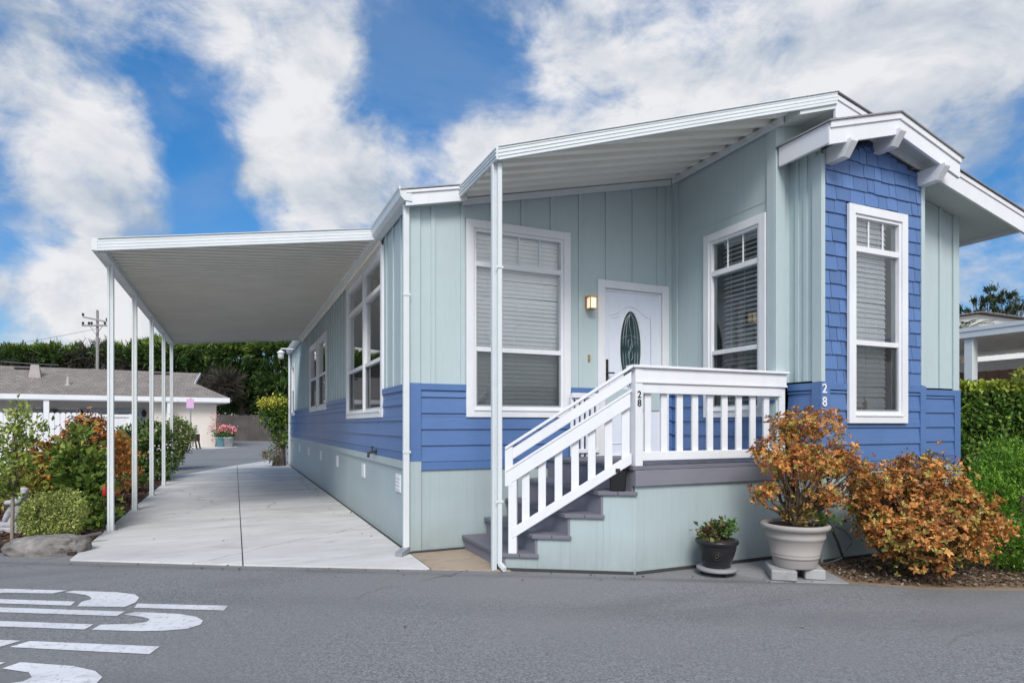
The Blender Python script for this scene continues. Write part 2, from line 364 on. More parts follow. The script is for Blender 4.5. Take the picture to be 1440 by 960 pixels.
def bush(parent, blobs, n, L, W, pal, clumps=None, spread=.05, shell=.16, amp=.2, zmin=None, name='foliage', up=.35, pal_clump=.5, dens_in=.0):
    clumps = clumps or max(20, n//22)
    p, d, idx = crown_points(blobs, clumps, n, spread, shell, amp)
    ccol = pick(pal, idx.max()+1, .15)[idx]; col = ccol * pal_clump + pick(pal, n) * (1-pal_clump)
    D = d * .9 + unit(n) * .75 + np.array([0,0,up]); N = unit(n) * .7 + d + np.array([0,0,.5])
    if zmin is not None:
        k = p[:, 2] > zmin; p, D, N, col = p[k], D[k], N[k], col[k]
    m = len(p); s = RNG.uniform(.65, 1.25, m)
    return leaf_mesh(name, p, D, N, L*s, W*s, col, M['leaf'], parent)
def rosettes(parent, blobs, n, L, W, pal, edge, clumps, spread, shell=.15, amp=.2, k=6, zmin=None, name='foliage'):
    """whorls of k leaves round outward pointing shoot tips; old leaves one tone, young centre leaves another"""
    p, d, idx = crown_points(blobs, clumps, n, spread, shell, amp)
    if zmin is not None: q = p[:,2] > zmin; p, d = p[q], d[q]; n = len(p)
    ax = d + unit(n)*.75 + np.array([0,0,.45]); ax /= np.linalg.norm(ax, axis=1, keepdims=True)
    t1 = np.cross(ax, unit(n)); t1 /= np.linalg.norm(t1, axis=1, keepdims=True); t2 = np.cross(ax, t1)
    base = pick(pal, n, .16); young = pick(edge, n, .16); sc = RNG.uniform(.55, 1.3, n); P = []; D = []; N = []; Cc = []; Ls = []
    for j in range(k):
        a = 2*PI*j/k + RNG.uniform(-.5, .5, n); open_ = RNG.uniform(.15, 1.0, n)[:,None] if j < k-2 else RNG.uniform(.7, 1.6, n)[:,None]
        r = t1*np.cos(a)[:,None] + t2*np.sin(a)[:,None]
        P.append(p + r*L*.05); D.append(r + ax*open_); N.append(ax*1.0 - r*.35 + unit(n)*.25); Ls.append(L*sc*(1.0 if j < k-2 else .65)); Cc.append((base if j < k-2 else young)*RNG.uniform(.8,1.2,(n,1)))
    Ls = np.concatenate(Ls)
    return leaf_mesh(name, np.concatenate(P), np.concatenate(D), np.concatenate(N), Ls, Ls*(W/L), np.concatenate(Cc), M['leaf'], parent, .18)
def limbs(parent, base, tips, r0, mat, name='stem', wob=.08, mid=.5, n=6):
    mb = MB()
    for t in tips:
        b = Vector(base); t = Vector(t); pts = [b]
        for k in range(1, 5):
            f = k/5; p = b.lerp(t, f); p.z = b.z + (t.z-b.z) * f**mid if mid != 1 else p.z
            pts.append(p + Vector((random.uniform(-wob,wob), random.uniform(-wob,wob), random.uniform(-wob,wob)*.5)))
        pts.append(t)
        mb.tube(pts, [r0*(1-.8*i/5) for i in range(6)], n)
    return mb.build(name, mat, parent)

# ================================================================== SETTING
def flat(name, pts, z, mat, thick=0.0):
    mb = MB()
    if thick: mb.prism([(x, y, z-thick) for x, y in pts], (0,0,thick))
    else: mb.poly([(x, y, z) for x, y in pts])
    return struct(mb.build(name, mat))
EDGE = R(-30); EU = Vector((math.cos(EDGE), math.sin(EDGE))); EV = Vector((-math.sin(EDGE), math.cos(EDGE)))
def uv(u, v): q = EU*u + EV*v; return (q.x, q.y)
gr = flat('ground', [(-900,-900),(900,-900),(900,900),(-900,900)], -.05, M['tansoil'])
rd = flat('road', [(-45,-26),(60,-26),(60,75),(-45,75)], -.004, M['asphalt'])
# driveway: two bays either side of a joint
mb = MB()
for a, b in (((-3.06,1.02),(-1.556,.115)), ((-1.544,.108),(-.02,-.745))):
    far = {-3.06: 11.4, -1.556: 15.6, -1.544: 15.6, -.02: 19.0}
    mb.prism([(a[0],a[1],-.02),(b[0],b[1],-.02),(b[0],far[b[0]],-.02),(a[0],far[a[0]],-.02)], (0,0,.032))
mb.poly([(-1.556,.115,.004),(-1.544,.108,.004),(-1.544,15.6,.004),(-1.556,15.6,.004)], 1)
struct(mb.build('driveway', [M['concrete'], M['joint']]))
flat('entry_pad', [(-.005,-.755),(.62,-1.10),(.62,-.01),(-.005,-.01)], .008, M['pad'], .03)
flat('slab_path', [(2.28,-1.72),(3.28,-1.72),(3.42,-2.15),(2.98,-2.62),(2.42,-2.30)], .006, M['slab'], .03)
flat('gravel_bed', [(2.99,-2.60),(3.30,-2.02),(5.0,-2.02),(5.0,-1.62),(6.3,-1.6),(9,-1.6),(12,-4.6),(9,-5.95),(6.4,-4.62),(4.05,-3.32),(3.4,-2.98)], .008, M['tansoil'], .03)
flat('mulch_bed', [(-3.07,1.25),(-3.5,1.62),(-4.4,2.05),(-7.5,3.6),(-9.5,5.2),(-6.3,11.1),(-4.0,12.0),(-3.07,11.3)], .03, M['soil'], .06)
def scatter_chips(name, poly, n, zbase, L, pal, label):
    xs = [p[0] for p in poly]; ys = [p[1] for p in poly]; P = []
    while len(P) < n:
        x = random.uniform(min(xs), max(xs)); y = random.uniform(min(ys), max(ys)); ins = False
        j = len(poly)-1
        for i in range(len(poly)):
            if (poly[i][1] > y) != (poly[j][1] > y) and x < (poly[j][0]-poly[i][0])*(y-poly[i][1])/(poly[j][1]-poly[i][1])+poly[i][0]: ins = not ins
            j = i
        if ins: P.append((x, y, zbase + random.random()*.022))
    P = np.array(P); D = unit(n); D[:, 2] *= .35; N = unit(n)*.6 + np.array([0,0,1.0]); s = RNG.uniform(.4, 1.4, n)
    o = leaf_mesh(name, P, D, N, L*s, L*.55*s, pick(pal, n, .3), M['chip'], None, .15)
    tag(o, label, None, None, 'stuff'); return o
scatter_chips('gravel', [(3.02,-2.60),(3.32,-2.04),(5.0,-2.04),(6.3,-2.0),(7.4,-3.4),(6.4,-4.55),(4.05,-3.26),(3.4,-2.94)], 15000, .008, .034,
    [(4,(.20,.14,.09)),(3,(.30,.22,.15)),(2,(.11,.07,.05)),(1,(.42,.36,.29))], 'tan and brown chips covering the bed by the road')
scatter_chips('bark_mulch', [(-3.10,1.25),(-4.4,1.95),(-6.2,3.3),(-6.2,9.5),(-3.10,11.2)], 13000, .03, .05,
    [(4,(.11,.045,.03)),(3,(.17,.075,.05)),(2,(.05,.025,.02)),(1,(.24,.15,.10))], 'dark red bark mulch under the garden shrubs')

# painted STOP: stencilled letters, 2.4 m tall, tops to the west
stop = thing('road_marking', 'white stencilled word STOP painted on the grey road', 'road marking', (*uv(-2.0,-2.5), 0))
def letter(polys, label):
    mb = MB()
    for p in polys: mb.poly([(*uv(u, v), .0005) for u, v in p])
    o = mb.build('letter', M['marking'], stop); o['label'] = label
def arc(cu, cv, ru, rv, a0, a1, n=12, pw=.62):
    out = []
    for i in range(n+1):
        a = R(a0 + (a1-a0)*i/n); c, s = math.cos(a), math.sin(a)
        out.append((cu + ru*math.copysign(abs(c)**pw, c), cv + rv*math.copysign(abs(s)**pw, s)))
    return out
t_ = .105
# P (stem v -2.02..-1.92, bowl out to v=-1.64)
letter([[(-.79,-2.015),(-1.46,-2.02),(-1.51,-1.92),(-.82,-1.905)], [(-1.95,-2.02),(-3.20,-2.02),(-3.20,-1.92),(-2.00,-1.92)],
        [(-2.31,-1.645),(-2.85,-1.648),(-3.05,-1.70),(-3.17,-1.80),(-3.20,-1.91),(-2.98,-1.91),(-2.90,-1.82),(-2.74,-1.755),(-2.35,-1.735)],
        [(-2.29,-1.69),(-2.25,-1.645),(-1.89,-1.65),(-1.70,-1.695),(-1.60,-1.78),(-1.54,-1.90),(-1.54,-2.01),(-1.89,-2.03),(-1.95,-1.92),(-1.93,-1.85),(-2.0,-1.785),(-2.06,-1.75)]], 'white stencilled letter P')
# O
oe = [(-1.41,-2.18),(-1.38,-2.11),(-1.06,-2.12),(-.90,-2.165),(-.80,-2.24),(-.765,-2.32),(-.80,-2.41),(-.92,-2.46),(-1.08,-2.485),(-1.39,-2.492),(-1.41,-2.39),(-1.22,-2.355),(-1.15,-2.31),(-1.17,-2.25),(-1.26,-2.21)]
letter([[(-1.46,-2.11),(-2.52,-2.11),(-2.49,-2.215),(-1.44,-2.21)], [(-1.46,-2.39),(-2.49,-2.39),(-2.52,-2.495),(-1.44,-2.49)], oe, [(-3.965-u, v) for u, v in oe][::-1]], 'white stencilled letter O')
# T
letter([[(-.76,-2.725),(-1.60,-2.72),(-1.63,-2.825),(-.74,-2.845)], [(-1.66,-2.72),(-2.98,-2.72),(-2.98,-2.825),(-1.69,-2.825)],
        [(-3.03,-2.58),(-3.20,-2.58),(-3.20,-2.96),(-3.03,-2.96)]], 'white stencilled letter T')
# S
se = [(-1.38,-3.12),(-1.36,-3.03),(-1.03,-3.05),(-.86,-3.10),(-.76,-3.17),(-.73,-3.25),(-.78,-3.34),(-.92,-3.40),(-1.08,-3.43),(-1.40,-3.44),(-1.42,-3.34),(-1.20,-3.31),(-1.12,-3.26),(-1.12,-3.21),(-1.19,-3.155)]
letter([se, [(-1.44,-3.04),(-1.95,-3.12),(-1.95,-3.24),(-1.44,-3.13)], [(-1.47,-3.34),(-1.64,-3.33),(-1.64,-3.44),(-1.46,-3.44)], [(-1.99,-3.13),(-2.48,-3.34),(-2.48,-3.44),(-1.99,-3.25)],
        [(-3.965-u, -6.47-v) for u, v in se], [(-2.33,-3.03),(-2.5,-3.03),(-2.5,-3.13),(-2.33,-3.13)]], 'white stencilled letter S')

# ================================================================== THE HOME
home = thing('mobile_home', 'pale green and blue mobile home with white trim and shingled front bay', 'mobile home', (0,0,0))
XB, YC, XR, YL, XR2 = 3.27, -1.60, 6.14, 14.4, 3.61
YBAY, XB0, XB1 = -1.97, 3.45, 4.94
def roofz(x): return 3.64 + .228*min(x, XR2) - .228*max(0, x-XR2)
ZS, ZB = .93, 1.72     # skirting top, blue band top
def board_wall(name, P, n, u0, u1, zlo, top, holes, battens, pts=None):
    """upper siding: sheet from zlo to sloping top(u) with openings, plus raised battens"""
    zc = 3.48; mb = MB()
    mb.sheet(P, [u0, u1], [zlo, zc], holes)
    mb.poly([P(u0,zc), P(u1,zc)] + [P(u, top(u)) for u in (pts or [u1, u0])])
    nn = Vector(n)
    for b in battens:
        segs = [(zlo, top(b))]
        for h in holes:
            if h[0]-.11 < b < h[1]+.11:
                ns = []
                for a, c in segs: ns += [(a, min(c, h[2]-.09)), (max(a, h[3]+.09), c)]
                segs = [q for q in ns if q[1]-q[0] > .03]
        for a, c in segs:
            q = [Vector(P(b-.022, a)), Vector(P(b+.022, a)), Vector(P(b+.022, c)), Vector(P(b-.022, c))]
            mb.prism([p + nn*.001 for p in q], nn*.015)
    return mb.build(name, M['siding'], home)
def lap_band(P, n, u0, u1, z0, z1, holes=(), label=None, first=.065):
    """blue lap boards tilted so each laps over the one below, flat board on top and bottom"""
    mb = MB(); nn = Vector(n)
    rows = [z0, z0+.085]
    while rows[-1] + .165 < z1 - first - .02: rows.append(rows[-1] + .165)
    rows.append(z1-first)
    def seg(za, zb, ta, tb):
        us = [(u0, u1)]
        for h in holes:
            if h[2] < zb-.002 and h[3] > za+.002:
                ns = []
                for a, b in us: ns += [(a, min(b, h[0])), (max(a, h[1]), b)]
                us = [q for q in ns if q[1]-q[0] > .01]
        for a, b in us:
            p = [Vector(P(a,za)), Vector(P(b,za)), Vector(P(b,zb)), Vector(P(a,zb))]
            mb.hexa([p[0]+nn*ta, p[1]+nn*ta, p[1]+nn*.001, p[0]+nn*.001, p[3]+nn*tb, p[2]+nn*tb, p[2]+nn*.001, p[3]+nn*.001])
    seg(rows[0], rows[1]-.004, .024, .024)
    for i in range(1, len(rows)-1):
        za, zb = rows[i], rows[i+1]
        if holes:   # split rows at opening edges so the boards stop at the trim
            cuts = sorted({za, zb} | {h[k] for h in holes for k in (2,3) if za < h[k] < zb})
        else: cuts = [za, zb]
        for a, b in zip(cuts, cuts[1:]):
            f = lambda z: .026 - .016*(z-za)/(zb-za)
            seg(a, b-.0015, f(a), f(b))
    seg(z1-first, z1, .03, .03)
    o = mb.build('lap_siding', M['blue'], home)
    return o
PA = lambda u, z: (u, 0, z); PL = lambda u, z: (0, u, z); PB = lambda u, z: (XB, u, z); PC = lambda u, z: (u, YC, z)
PBS = lambda u, z: (XB0, u, z); PF = lambda u, z: (u, YBAY, z); PR = lambda u, z: (XR, u, z)
hA = (.68,1.75,1.47,3.37); hDoor = (2.30,3.10,.94,2.88); hB = (-1.41,-.68,1.47,3.34); hW1 = (1.27,3.69,1.48,3.36)
hW2a = (6.22,7.38,1.68,3.0); hW2b = (7.72,8.92,1.68,3.0); hW3 = (13.2,13.95,1.66,3.02); hF = (3.86,4.54,1.40,3.34)
board_wall('wall', PA, (0,-1,0), 0, XB, ZB, lambda u: roofz(u)-.07, [hA, (hDoor[0],hDoor[1],ZB,hDoor[3])], [.235,.555,.89,1.25,1.61,1.97,2.33,2.70,3.06])
board_wall('wall', PL, (-1,0,0), 0, YL, ZB, lambda u: 3.58, [(h[0],h[1],max(h[2],ZB),h[3]) for h in (hW1,hW2a,hW2b,hW3)], [.36,.72,1.05]+[3.9+.305*i for i in range(34)])
mbB = MB(); zt = roofz(XB)-.05
mbB.sheet(PB, [YC, 0], [ZB, zt], [(hB[0],hB[1],ZB,hB[3])]); mbB.box(XB-.004, XB+.001, YC, 0, 3.545, 3.552); mbB.build('wall', M['grooved'], home)
mbC = MB(); mbC.sheet(PC, [XB, XB0], [ZB, 4.3]); mbC.poly([PC(XB,4.3),PC(XB1,4.3),PC(XB1,3.6),PC(XR,3.5),PC(XR,roofz(XR)-.15),PC(XR2,roofz(XR2)-.1),PC(XB,roofz(XB)-.1)]) if False else mbC.poly([PC(XB,4.3),PC(4.1,4.3),PC(XR2,roofz(XR2)-.05),PC(XB,roofz(XB)-.05)]); mbC.poly([PC(XB0,3.6),PC(XB1,3.6),PC(XB1,4.06),PC(4.1,4.3),PC(XB0,4.3)]); mbC.build('wall', M['siding'], home)
mbS = MB(); mbS.sheet(PBS, [YBAY, YC], [ZB, 4.0])
for y in (-1.70,-1.80,-1.90): mbS.box(XB0-.015, XB0-.001, y-.02, y+.02, ZB, 4.0)
mbS.build('wall', M['siding'], home)
board_wall('wall', PC, (0,-1,0), XB1, XR, ZB, lambda u: roofz(u)-.16, [], [5.52,5.82])
mbR = MB(); mbR.sheet(PR, [YC, YL], [0, 3.9]); mbR.sheet(lambda u, z: (u, YL, z), [0, XR], [0, 3.6]); mbR.poly([(0,YL,3.6),(XR,YL,3.6),(XR,YL,roofz(XR)-.1),(XR2,YL,roofz(XR2)-.1),(0,YL,3.601)])
mbR.sheet(lambda u, z: (XB1, u, z), [YBAY, YC], [0, 4.0]); mbR.build('wall', M['siding'], home)
# blue bands
lap_band(PA, (0,-1,0), .10, 2.20, .84, ZB, [(.60,1.84,1.38,3)])
lap_band(PL, (-1,0,0), .10, YL, ZS, ZB, [(1.19,3.77,1.39,3),(6.12,7.48,1.59,3),(7.62,9.02,1.59,3),(13.12,14.03,1.58,3)])
lap_band(PB, (-1,0,0), YC, 0, ZS, ZB, [(-1.49,-.59,1.38,3)])
lap_band(PF, (0,-1,0), XB0+.08, XB1, .86, 1.70, [(3.77,4.63,1.31,3)])
lap_band(PC, (0,-1,0), XB1+.09, XR-.08, .86, 1.70)
lap_band(PBS, (-1,0,0), YBAY+.08, YC, .86, 1.70)
lap_band(PA, (0,-1,0), 3.20, 3.268, .94, ZB)
# corner trim
def trims(boxes, mat, name='corner_trim'):
    for b in boxes: mb = MB(); mb.box(*b); mb.build(name, mat, home, .003)
trims([(-.022,.10,-.022,-.001,ZB,3.52), (-.022,-.001,-.001,.10,ZB,3.56), (XB-.10,XB-.001,-.02,-.001,ZB,4.33), (XB-.022,XB-.001,-.12,-.021,ZB,4.33)], M['siding'])
trims([(XB-.022,XB+.10,YC-.022,YC-.001,.1,4.32), (XB-.022,XB-.001,YC-.001,YC+.10,.94,4.32)], M['siding'])
trims([(-.034,.105,-.034,-.001,ZS,ZB), (-.034,-.001,-.001,.10,ZS,ZB)], M['blue'])
trims([(XB0-.022,XB0+.012,YBAY-.022,YBAY+.085,1.705,3.86), (XB0+.0125,XB0+.03,YBAY-.022,YBAY,1.705,3.9), (XB1-.05,XB1+.005,YBAY-.022,YBAY-.001,1.705,3.80)], M['siding'])
trims([(XB0-.034,XB0+.08,YBAY-.034,YBAY-.001,.86,1.70), (XB0-.034,XB0-.001,YBAY-.001,YBAY+.08,.86,1.70)], M['blue'])
trims([(XR-.09,XR+.015,YC-.022,YC-.001,1.70,3.75)], M['siding'])
trims([(XR-.085,XR+.02,YC-.034,YC-.001,.1,1.70), (XB1+.002,XB1+.09,YC-.034,YC-.001,.1,1.74), (XB1-.08,XB1+.006,YBAY-.034,YBAY-.001,.86,1.70)], M['blue'])
# bay front: shingle courses with staggered, slightly uneven shingles
mb = MB(); cols = []; z = 1.70; k = 0
while z < 4.1:
    hh = .135; x = XB0 + .03 - random.uniform(0, .15)
    while x < XB1 - .045:
        w = random.choice([.10,.13,.16,.20,.22]); a, b = max(x, XB0+.031), min(x + w - .006, XB1-.052)
        if b - a > .015:
            xm = (a+b)/2; ztop = 3.80 + .285*(.75-abs(xm-4.195)) + .06
            z0 = z + random.uniform(-.006,.006); z1 = min(z + hh + .02, ztop)
            inwin = 3.77+.02 < b and a < 4.63-.02 and z0 < 3.43-.03 and z1 > 1.33
            if inwin:
                if a < 3.77: b = min(b, 3.775)
                elif b > 4.63: a = max(a, 4.625)
                else: a = b
            if z1 - z0 > .02 and b - a > .01:
                t1 = .016 + random.uniform(0,.004)
                mb.hexa([(a,YBAY-t1,z0),(b,YBAY-t1,z0),(b,YBAY-.001,z0),(a,YBAY-.001,z0),(a,YBAY-.004,z1),(b,YBAY-.004,z1),(b,YBAY-.001,z1),(a,YBAY-.001,z1)])
                s_ = random.uniform(.86, 1.10); cols += [(BLU[0]*s_*1.05, BLU[1]*s_*1.02, BLU[2]*s_, 1)]*8
        x += w
    z += hh; k += 1
o = mb.build('shingle_siding', M['shingle'], home)
ca = o.data.color_attributes.new('Col', 'FLOAT_COLOR', 'POINT'); ca.data.foreach_set('color', np.array(cols, np.float32).ravel())
mb = MB(); mb.sheet(PF, [XB0, XB1], [.1, 3.8], [hF]); mb.poly([PF(XB0,3.8),PF(XB1,3.8),PF(XB1,3.86),PF(4.195,4.12),PF(XB0,3.86)])
mb.build('wall', paint('blue_backing', dark(BLU,.35)), home)
# skirting
mb = MB()
mb.sheet(lambda u, z: (u, -.004, z), [0, 3.2], [.0, .84]); mb.box(-.02,.105,-.03,-.005,.02,.93); mb.box(.105,.60,-.012,-.005,.0,.05)
mb.build('skirting', M['skirt'], home)
mb = MB(); mb.sheet(lambda u, z: (-.004, u, z), [0, YL], [.0, ZS]); mb.box(-.026,-.005,-.029,YL,.845,ZS-.002); mb.box(-.018,-.005,0,YL,.0,.035)
mb.build('skirting', M['skirt'], home)
mb = MB(); mb.sheet(lambda u, z: (u, YBAY-.004, z), [XB0, XB1], [.0, .86]); mb.sheet(lambda u, z: (XB0-.004, u, z), [YBAY, YC], [0,.86]); mb.sheet(lambda u, z: (u, YC-.004, z), [XB1, XR], [0,.86])
mb.box(XB0-.02,XB0+.06,YBAY-.02,YBAY-.005,0,.86)
mb.build('skirting', M['skirt'], home)
mb = MB(); mb.box(.0,.57,-.034,-.031,.008,.03); mb.box(-.031,-.0285,0,YL,.008,.032); mb.box(XB0,XB1,YBAY-.0235,YBAY-.0205,.005,.03); mb.box(XB1,XR,YC-.0245,YC-.0225,.005,.03); mb.build('gap_shade_strip', M['joint'], home)  # dark strips painting the shaded gap along the foot of the skirting
for y in (.47,2.46,4.84,7.05,9.31,11.59):
    mb = MB(); mb.box(-.016,-.0045,y-.10,y+.10,.58,.77)
    for i in range(4): mb.box(-.022,-.0161,y-.08,y+.08,.61+.04*i,.625+.04*i)
    mb.build('vent', M['white'], home)
mb = MB(); mb.tube([(-.03,1.53,.97),(-.09,1.53,.97),(-.12,1.53,.955),(-.125,1.53,.90)], .016, 8); mb.tube([(-.075,1.53,.98),(-.075,1.53,1.02)], .008); mb.tube([(-.075,1.49,1.025),(-.075,1.57,1.025)], .011); mb.box(-.034,-.026,1.50,1.56,.94,1.0)
mb.build('faucet', M['iron'], home)
# dark inside of the house
mb = MB(); mb.box(.75,5.9,.75,14.0,.9,3.6); mb.box(4.2,6.1,-1.55,.74,.9,3.55); 
o = mb.build('interior', M['room'], home)

# windows ---------------------------------------------------------------------------------------------
def window(O, u, n, w, z0, z1, transom=None, meet=None, munt=0, blind=(.045, 62), bw=(0,1), screen_low=True, mull=None, trim=.085, label=None, blind_low=None, slide=None):
    xf = frame(O, u, n); f = MB(xf)
    # outer boards
    f.box(0,trim,.002,.034,z0,z1); f.box(w-trim,w,.002,.034,z0,z1); f.box(trim,w-trim,.002,.033,z1-trim,z1); f.box(trim,w-trim,.002,.036,z0,z0+trim)
    f.box(trim+.001,w-trim-.001,.0365,.046,z0+trim-.018,z0+trim-.002)
    a, b, c, d = trim, w-trim, z0+trim, z1-trim
    vt = .032
    def vf(a, b, c, d, n0=-.07, n1=.018):
        f.box(a,a+vt,n0,n1,c,d); f.box(b-vt,b,n0,n1,c,d); f.box(a+vt,b-vt,n0,n1-.001,c,c+vt); f.box(a+vt,b-vt,n0,n1-.001,d-vt,d)
    bays = [(a, b)] if not mull else [(a, mull-.035), (mull+.035, b)]
    if mull: f.box(mull-.0345,mull+.0345,-.07,.026,c,d)
    ww = f
    panes = []
    for (p, q) in bays:
        vf(p, q, c, d)
        if transom:
            f.box(p+vt,q-vt,-.06,.017,transom-.028,transom+.028)
            for i in range(munt):
                x = p+vt + (q-p-2*vt)*(i+1)/(munt+1); f.box(x-.007,x+.007,-.018,-.006,transom+.028,d-vt)
            panes.append((p+vt,q-vt,transom+.028,d-vt,'glass'))
        top = (transom-.028) if transom else d-vt
        if meet:
            f.box(p+vt,q-vt,-.055,.012,meet-.024,meet+.024)
            panes.append((p+vt,q-vt,meet+.024,top,'glass')); panes.append((p+vt,q-vt,c+vt,meet-.024,'glass_dark'))
        else: panes.append((p+vt,q-vt,c+vt,top,'glass'))
    o = ww.build('window', M['white'], home, .002)
    if label: o['label'] = label
    for (p,q,r,s,m) in panes:
        g = MB(xf); g.poly([(p,-.022,r),(q,-.022,r),(q,-.022,s),(p,-.022,s)]); g.build('pane', M[m], o)
        if m == 'glass_dark' and screen_low:
            g = MB(xf); g.poly([(p+.016,-.006,r+.016),(q-.016,-.006,r+.016),(q-.016,-.006,s-.004),(p+.016,-.006,s-.004)])
            g.box(p,p+.016,-.012,.004,r,s,1); g.box(q-.016,q,-.012,.004,r,s,1); g.box(p+.016,q-.016,-.012,.004,r,r+.016,1)
            g.build('insect_screen', [M['screen'], M['alumg']], o)
    if blind:
        sp, tilt = blind
        for (p, q) in bays:
            p2 = p + (q-p)*bw[0] + .012; q2 = p + (q-p)*bw[1] - .012
            g = MB(xf); zz = c + vt + .02; k = 0
            while zz < d - .05:
                tl = R(tilt + random.uniform(-3, 3)); hw = sp*.56
                y1, y2 = -.10 - hw*math.cos(tl), -.10 + hw*math.cos(tl)
                dz = hw*math.sin(tl); sag = random.uniform(-.003,.003) + (random.uniform(-.012,.012) if random.random() < .06 else 0)
                g.poly([(p2,y1,zz+dz),(q2,y1,zz+dz+sag),(q2,y2,zz-dz+sag),(p2,y2,zz-dz)])
                zz += sp; k += 1
            for fx in (.18,.5,.82):
                x = p2 + (q2-p2)*fx; g.box(x-.0015,x+.0015,-.093,-.091,c+vt,d-.05)
            g.box(p2,q2,-.14,-.09,d-.055,d-.02); g.box(p2,q2,-.13,-.10,c+vt-.01,c+vt+.008)
            g.build('blind', M['blind'], o)
    return o
M['alumg'] = paint('grey_screen_frame', lin(140,146,152), .4)
wA = window((.59,0,0), (1,0,0), (0,-1,0), 1.245, 1.38, 3.455, 3.0, 2.10, 3, (.046, 72), label='tall white framed window with closed blinds left of the door')
wB = window((XB,-.59,0), (0,-1,0), (-1,0,0), .90, 1.38, 3.43, 2.98, 2.10, 2, (.05, 38), (.14,1), label='white framed window with open blinds on the wall by the porch')
wF = window((3.77,YBAY-.02,0), (1,0,0), (0,-1,0), .86, 1.315, 3.43, 3.01, 2.10, 2, (.050, 72), (0,.90), label='tall white framed window in the shingled bay')
w1 = window((0,3.77,0), (0,-1,0), (-1,0,0), 2.58, 1.39, 3.43, 2.97, 2.10, 0, None, mull=1.36, label='large twin window under the carport')
w2 = window((0,7.48,0), (0,-1,0), (-1,0,0), 1.36, 1.59, 3.09, None, 2.32, 0, None, label='smaller window under the carport')
w3 = window((0,9.02,0), (0,-1,0), (-1,0,0), 1.40, 1.59, 3.09, None, 2.32, 0, None, label='smaller window under the carport')
w4 = window((0,14.03,0), (0,-1,0), (-1,0,0), .91, 1.58, 3.10, None, 2.32, 0, None, label='narrow window at the far end of the side wall')
# door ------------------------------------------------------------------------------------------------
xf = frame((2.20,0,0), (1,0,0), (0,-1,0)); mb = MB(xf)
mb.box(.045,.855+.03,-.05,-.012,.945,2.88)            # leaf
def moulding(m, pts, r=.008, y=-.012): m.tube([(x, y, z) for x, z in pts], r, 6)
arch = [(.17,2.58),(.24,2.59),(.30,2.63),(.38,2.685),(.465,2.70),(.55,2.685),(.63,2.63),(.69,2.59),(.76,2.58)]
moulding(mb, arch + [(.76,1.62),(.17,1.62),(.17,2.58)]); moulding(mb, [(.205,2.55),(.25,2.555),(.30,2.585)]); 
for x in (.17,.50): moulding(mb, [(x,1.08),(x+.26,1.08),(x+.26,1.5),(x,1.5),(x,1.08)])
dr = mb.build('door', M['door'], home); dr['label'] = 'white entry door with oval leaded glass'
mb = MB(xf); mb.box(-.002,.092,.001,.03,.94,2.975); mb.box(.908,1.0,.001,.03,.94,2.975); mb.box(.0925,.9075,.001,.029,2.885,2.975)
mb.box(.0925,.12,-.06,-.0005,.94,2.884); mb.box(.88,.9075,-.06,-.0005,.94,2.884); mb.box(.1205,.8795,-.06,-.0005,2.855,2.884); mb.box(.0925,.9075,-.06,.02,.90,.944)
mb.build('door_frame', M['white'], dr, .003)
ell = lambda a, b, n=40, y=0: [(.465+a*math.cos(2*PI*i/n), y, 2.20+b*math.sin(2*PI*i/n)) for i in range(n)]
mb = MB(xf); mb.poly(ell(.148,.44,40,-.0105)); mb.build('door_glass', paint('leaded_glass', (.022,.055,.062,1), .08, (1,1,1), 9, .05, .4, spec=.8), dr)
mb = MB(xf); e = ell(.155,.45,40,-.008); mb.tube(e + [e[0]], .011, 6, cap=False); mb.build('glass_rim', M['white'], dr)
mb = MB(xf)
for fx in (-.72,-.45,0,.45,.72):
    pts = []
    for i in range(13):
        zt_ = -1 + 2*i/12; x = .465 + fx*.148*math.sqrt(max(0,1-zt_*zt_)) + (.02*math.sin(zt_*6) if fx == 0 else 0); pts.append((x, -.0085, 2.20 + zt_*.42))
    mb.tube(pts, .0035, 5)
for zc in (2.12,2.26):
    mb.tube([(.465+.035*math.cos(a), -.0085, zc+.06*math.sin(a)) for a in [2*PI*i/12 for i in range(13)]], .003, 5)
mb.tube([(.335,-.0085,2.32),(.465,-.0085,2.36),(.595,-.0085,2.32)], .003, 5)
mb.build('leading', M['leadcame'], dr)
mb = MB(xf); mb.box(.125,.15,-.013,.004,1.80,2.06); mb.tube([(.137,.0,1.90),(.137,.05,1.90)], .008); mb.tube([(.137,.05,1.90),(.20,.055,1.90)], .009)
mb.build('handle', M['iron'], dr)
# wall lamp, door bell
lp = MB(); X0, Z0 = 2.085, 2.67
lp.box(X0-.045,X0+.045,-.02,-.001,Z0-.04,Z0+.10); lp.box(X0-.05,X0+.05,-.12,-.021,Z0+.075,Z0+.088)
for sx in (-.044,.036):
    for sy in (-.115,-.031): lp.box(X0+sx,X0+sx+.008,sy,sy+.008,Z0-.05,Z0+.0745)
lp.box(X0-.046,X0+.046,-.117,-.021,Z0-.058,Z0-.05)
lo = lp.build('wall_lamp', M['gold'], home); g = MB(); g.box(X0-.035,X0+.035,-.106,-.03,Z0-.045,Z0+.07); g.build('lamp_glass', M['lampglass'], lo)
mb = MB(); mb.box(2.085-.012,2.085+.012,-.02,-.001,2.03,2.10); mb.tube([(2.085,-.02,2.05),(2.085,-.035,2.05)], .006); mb.build('door_bell', M['gold'], home)
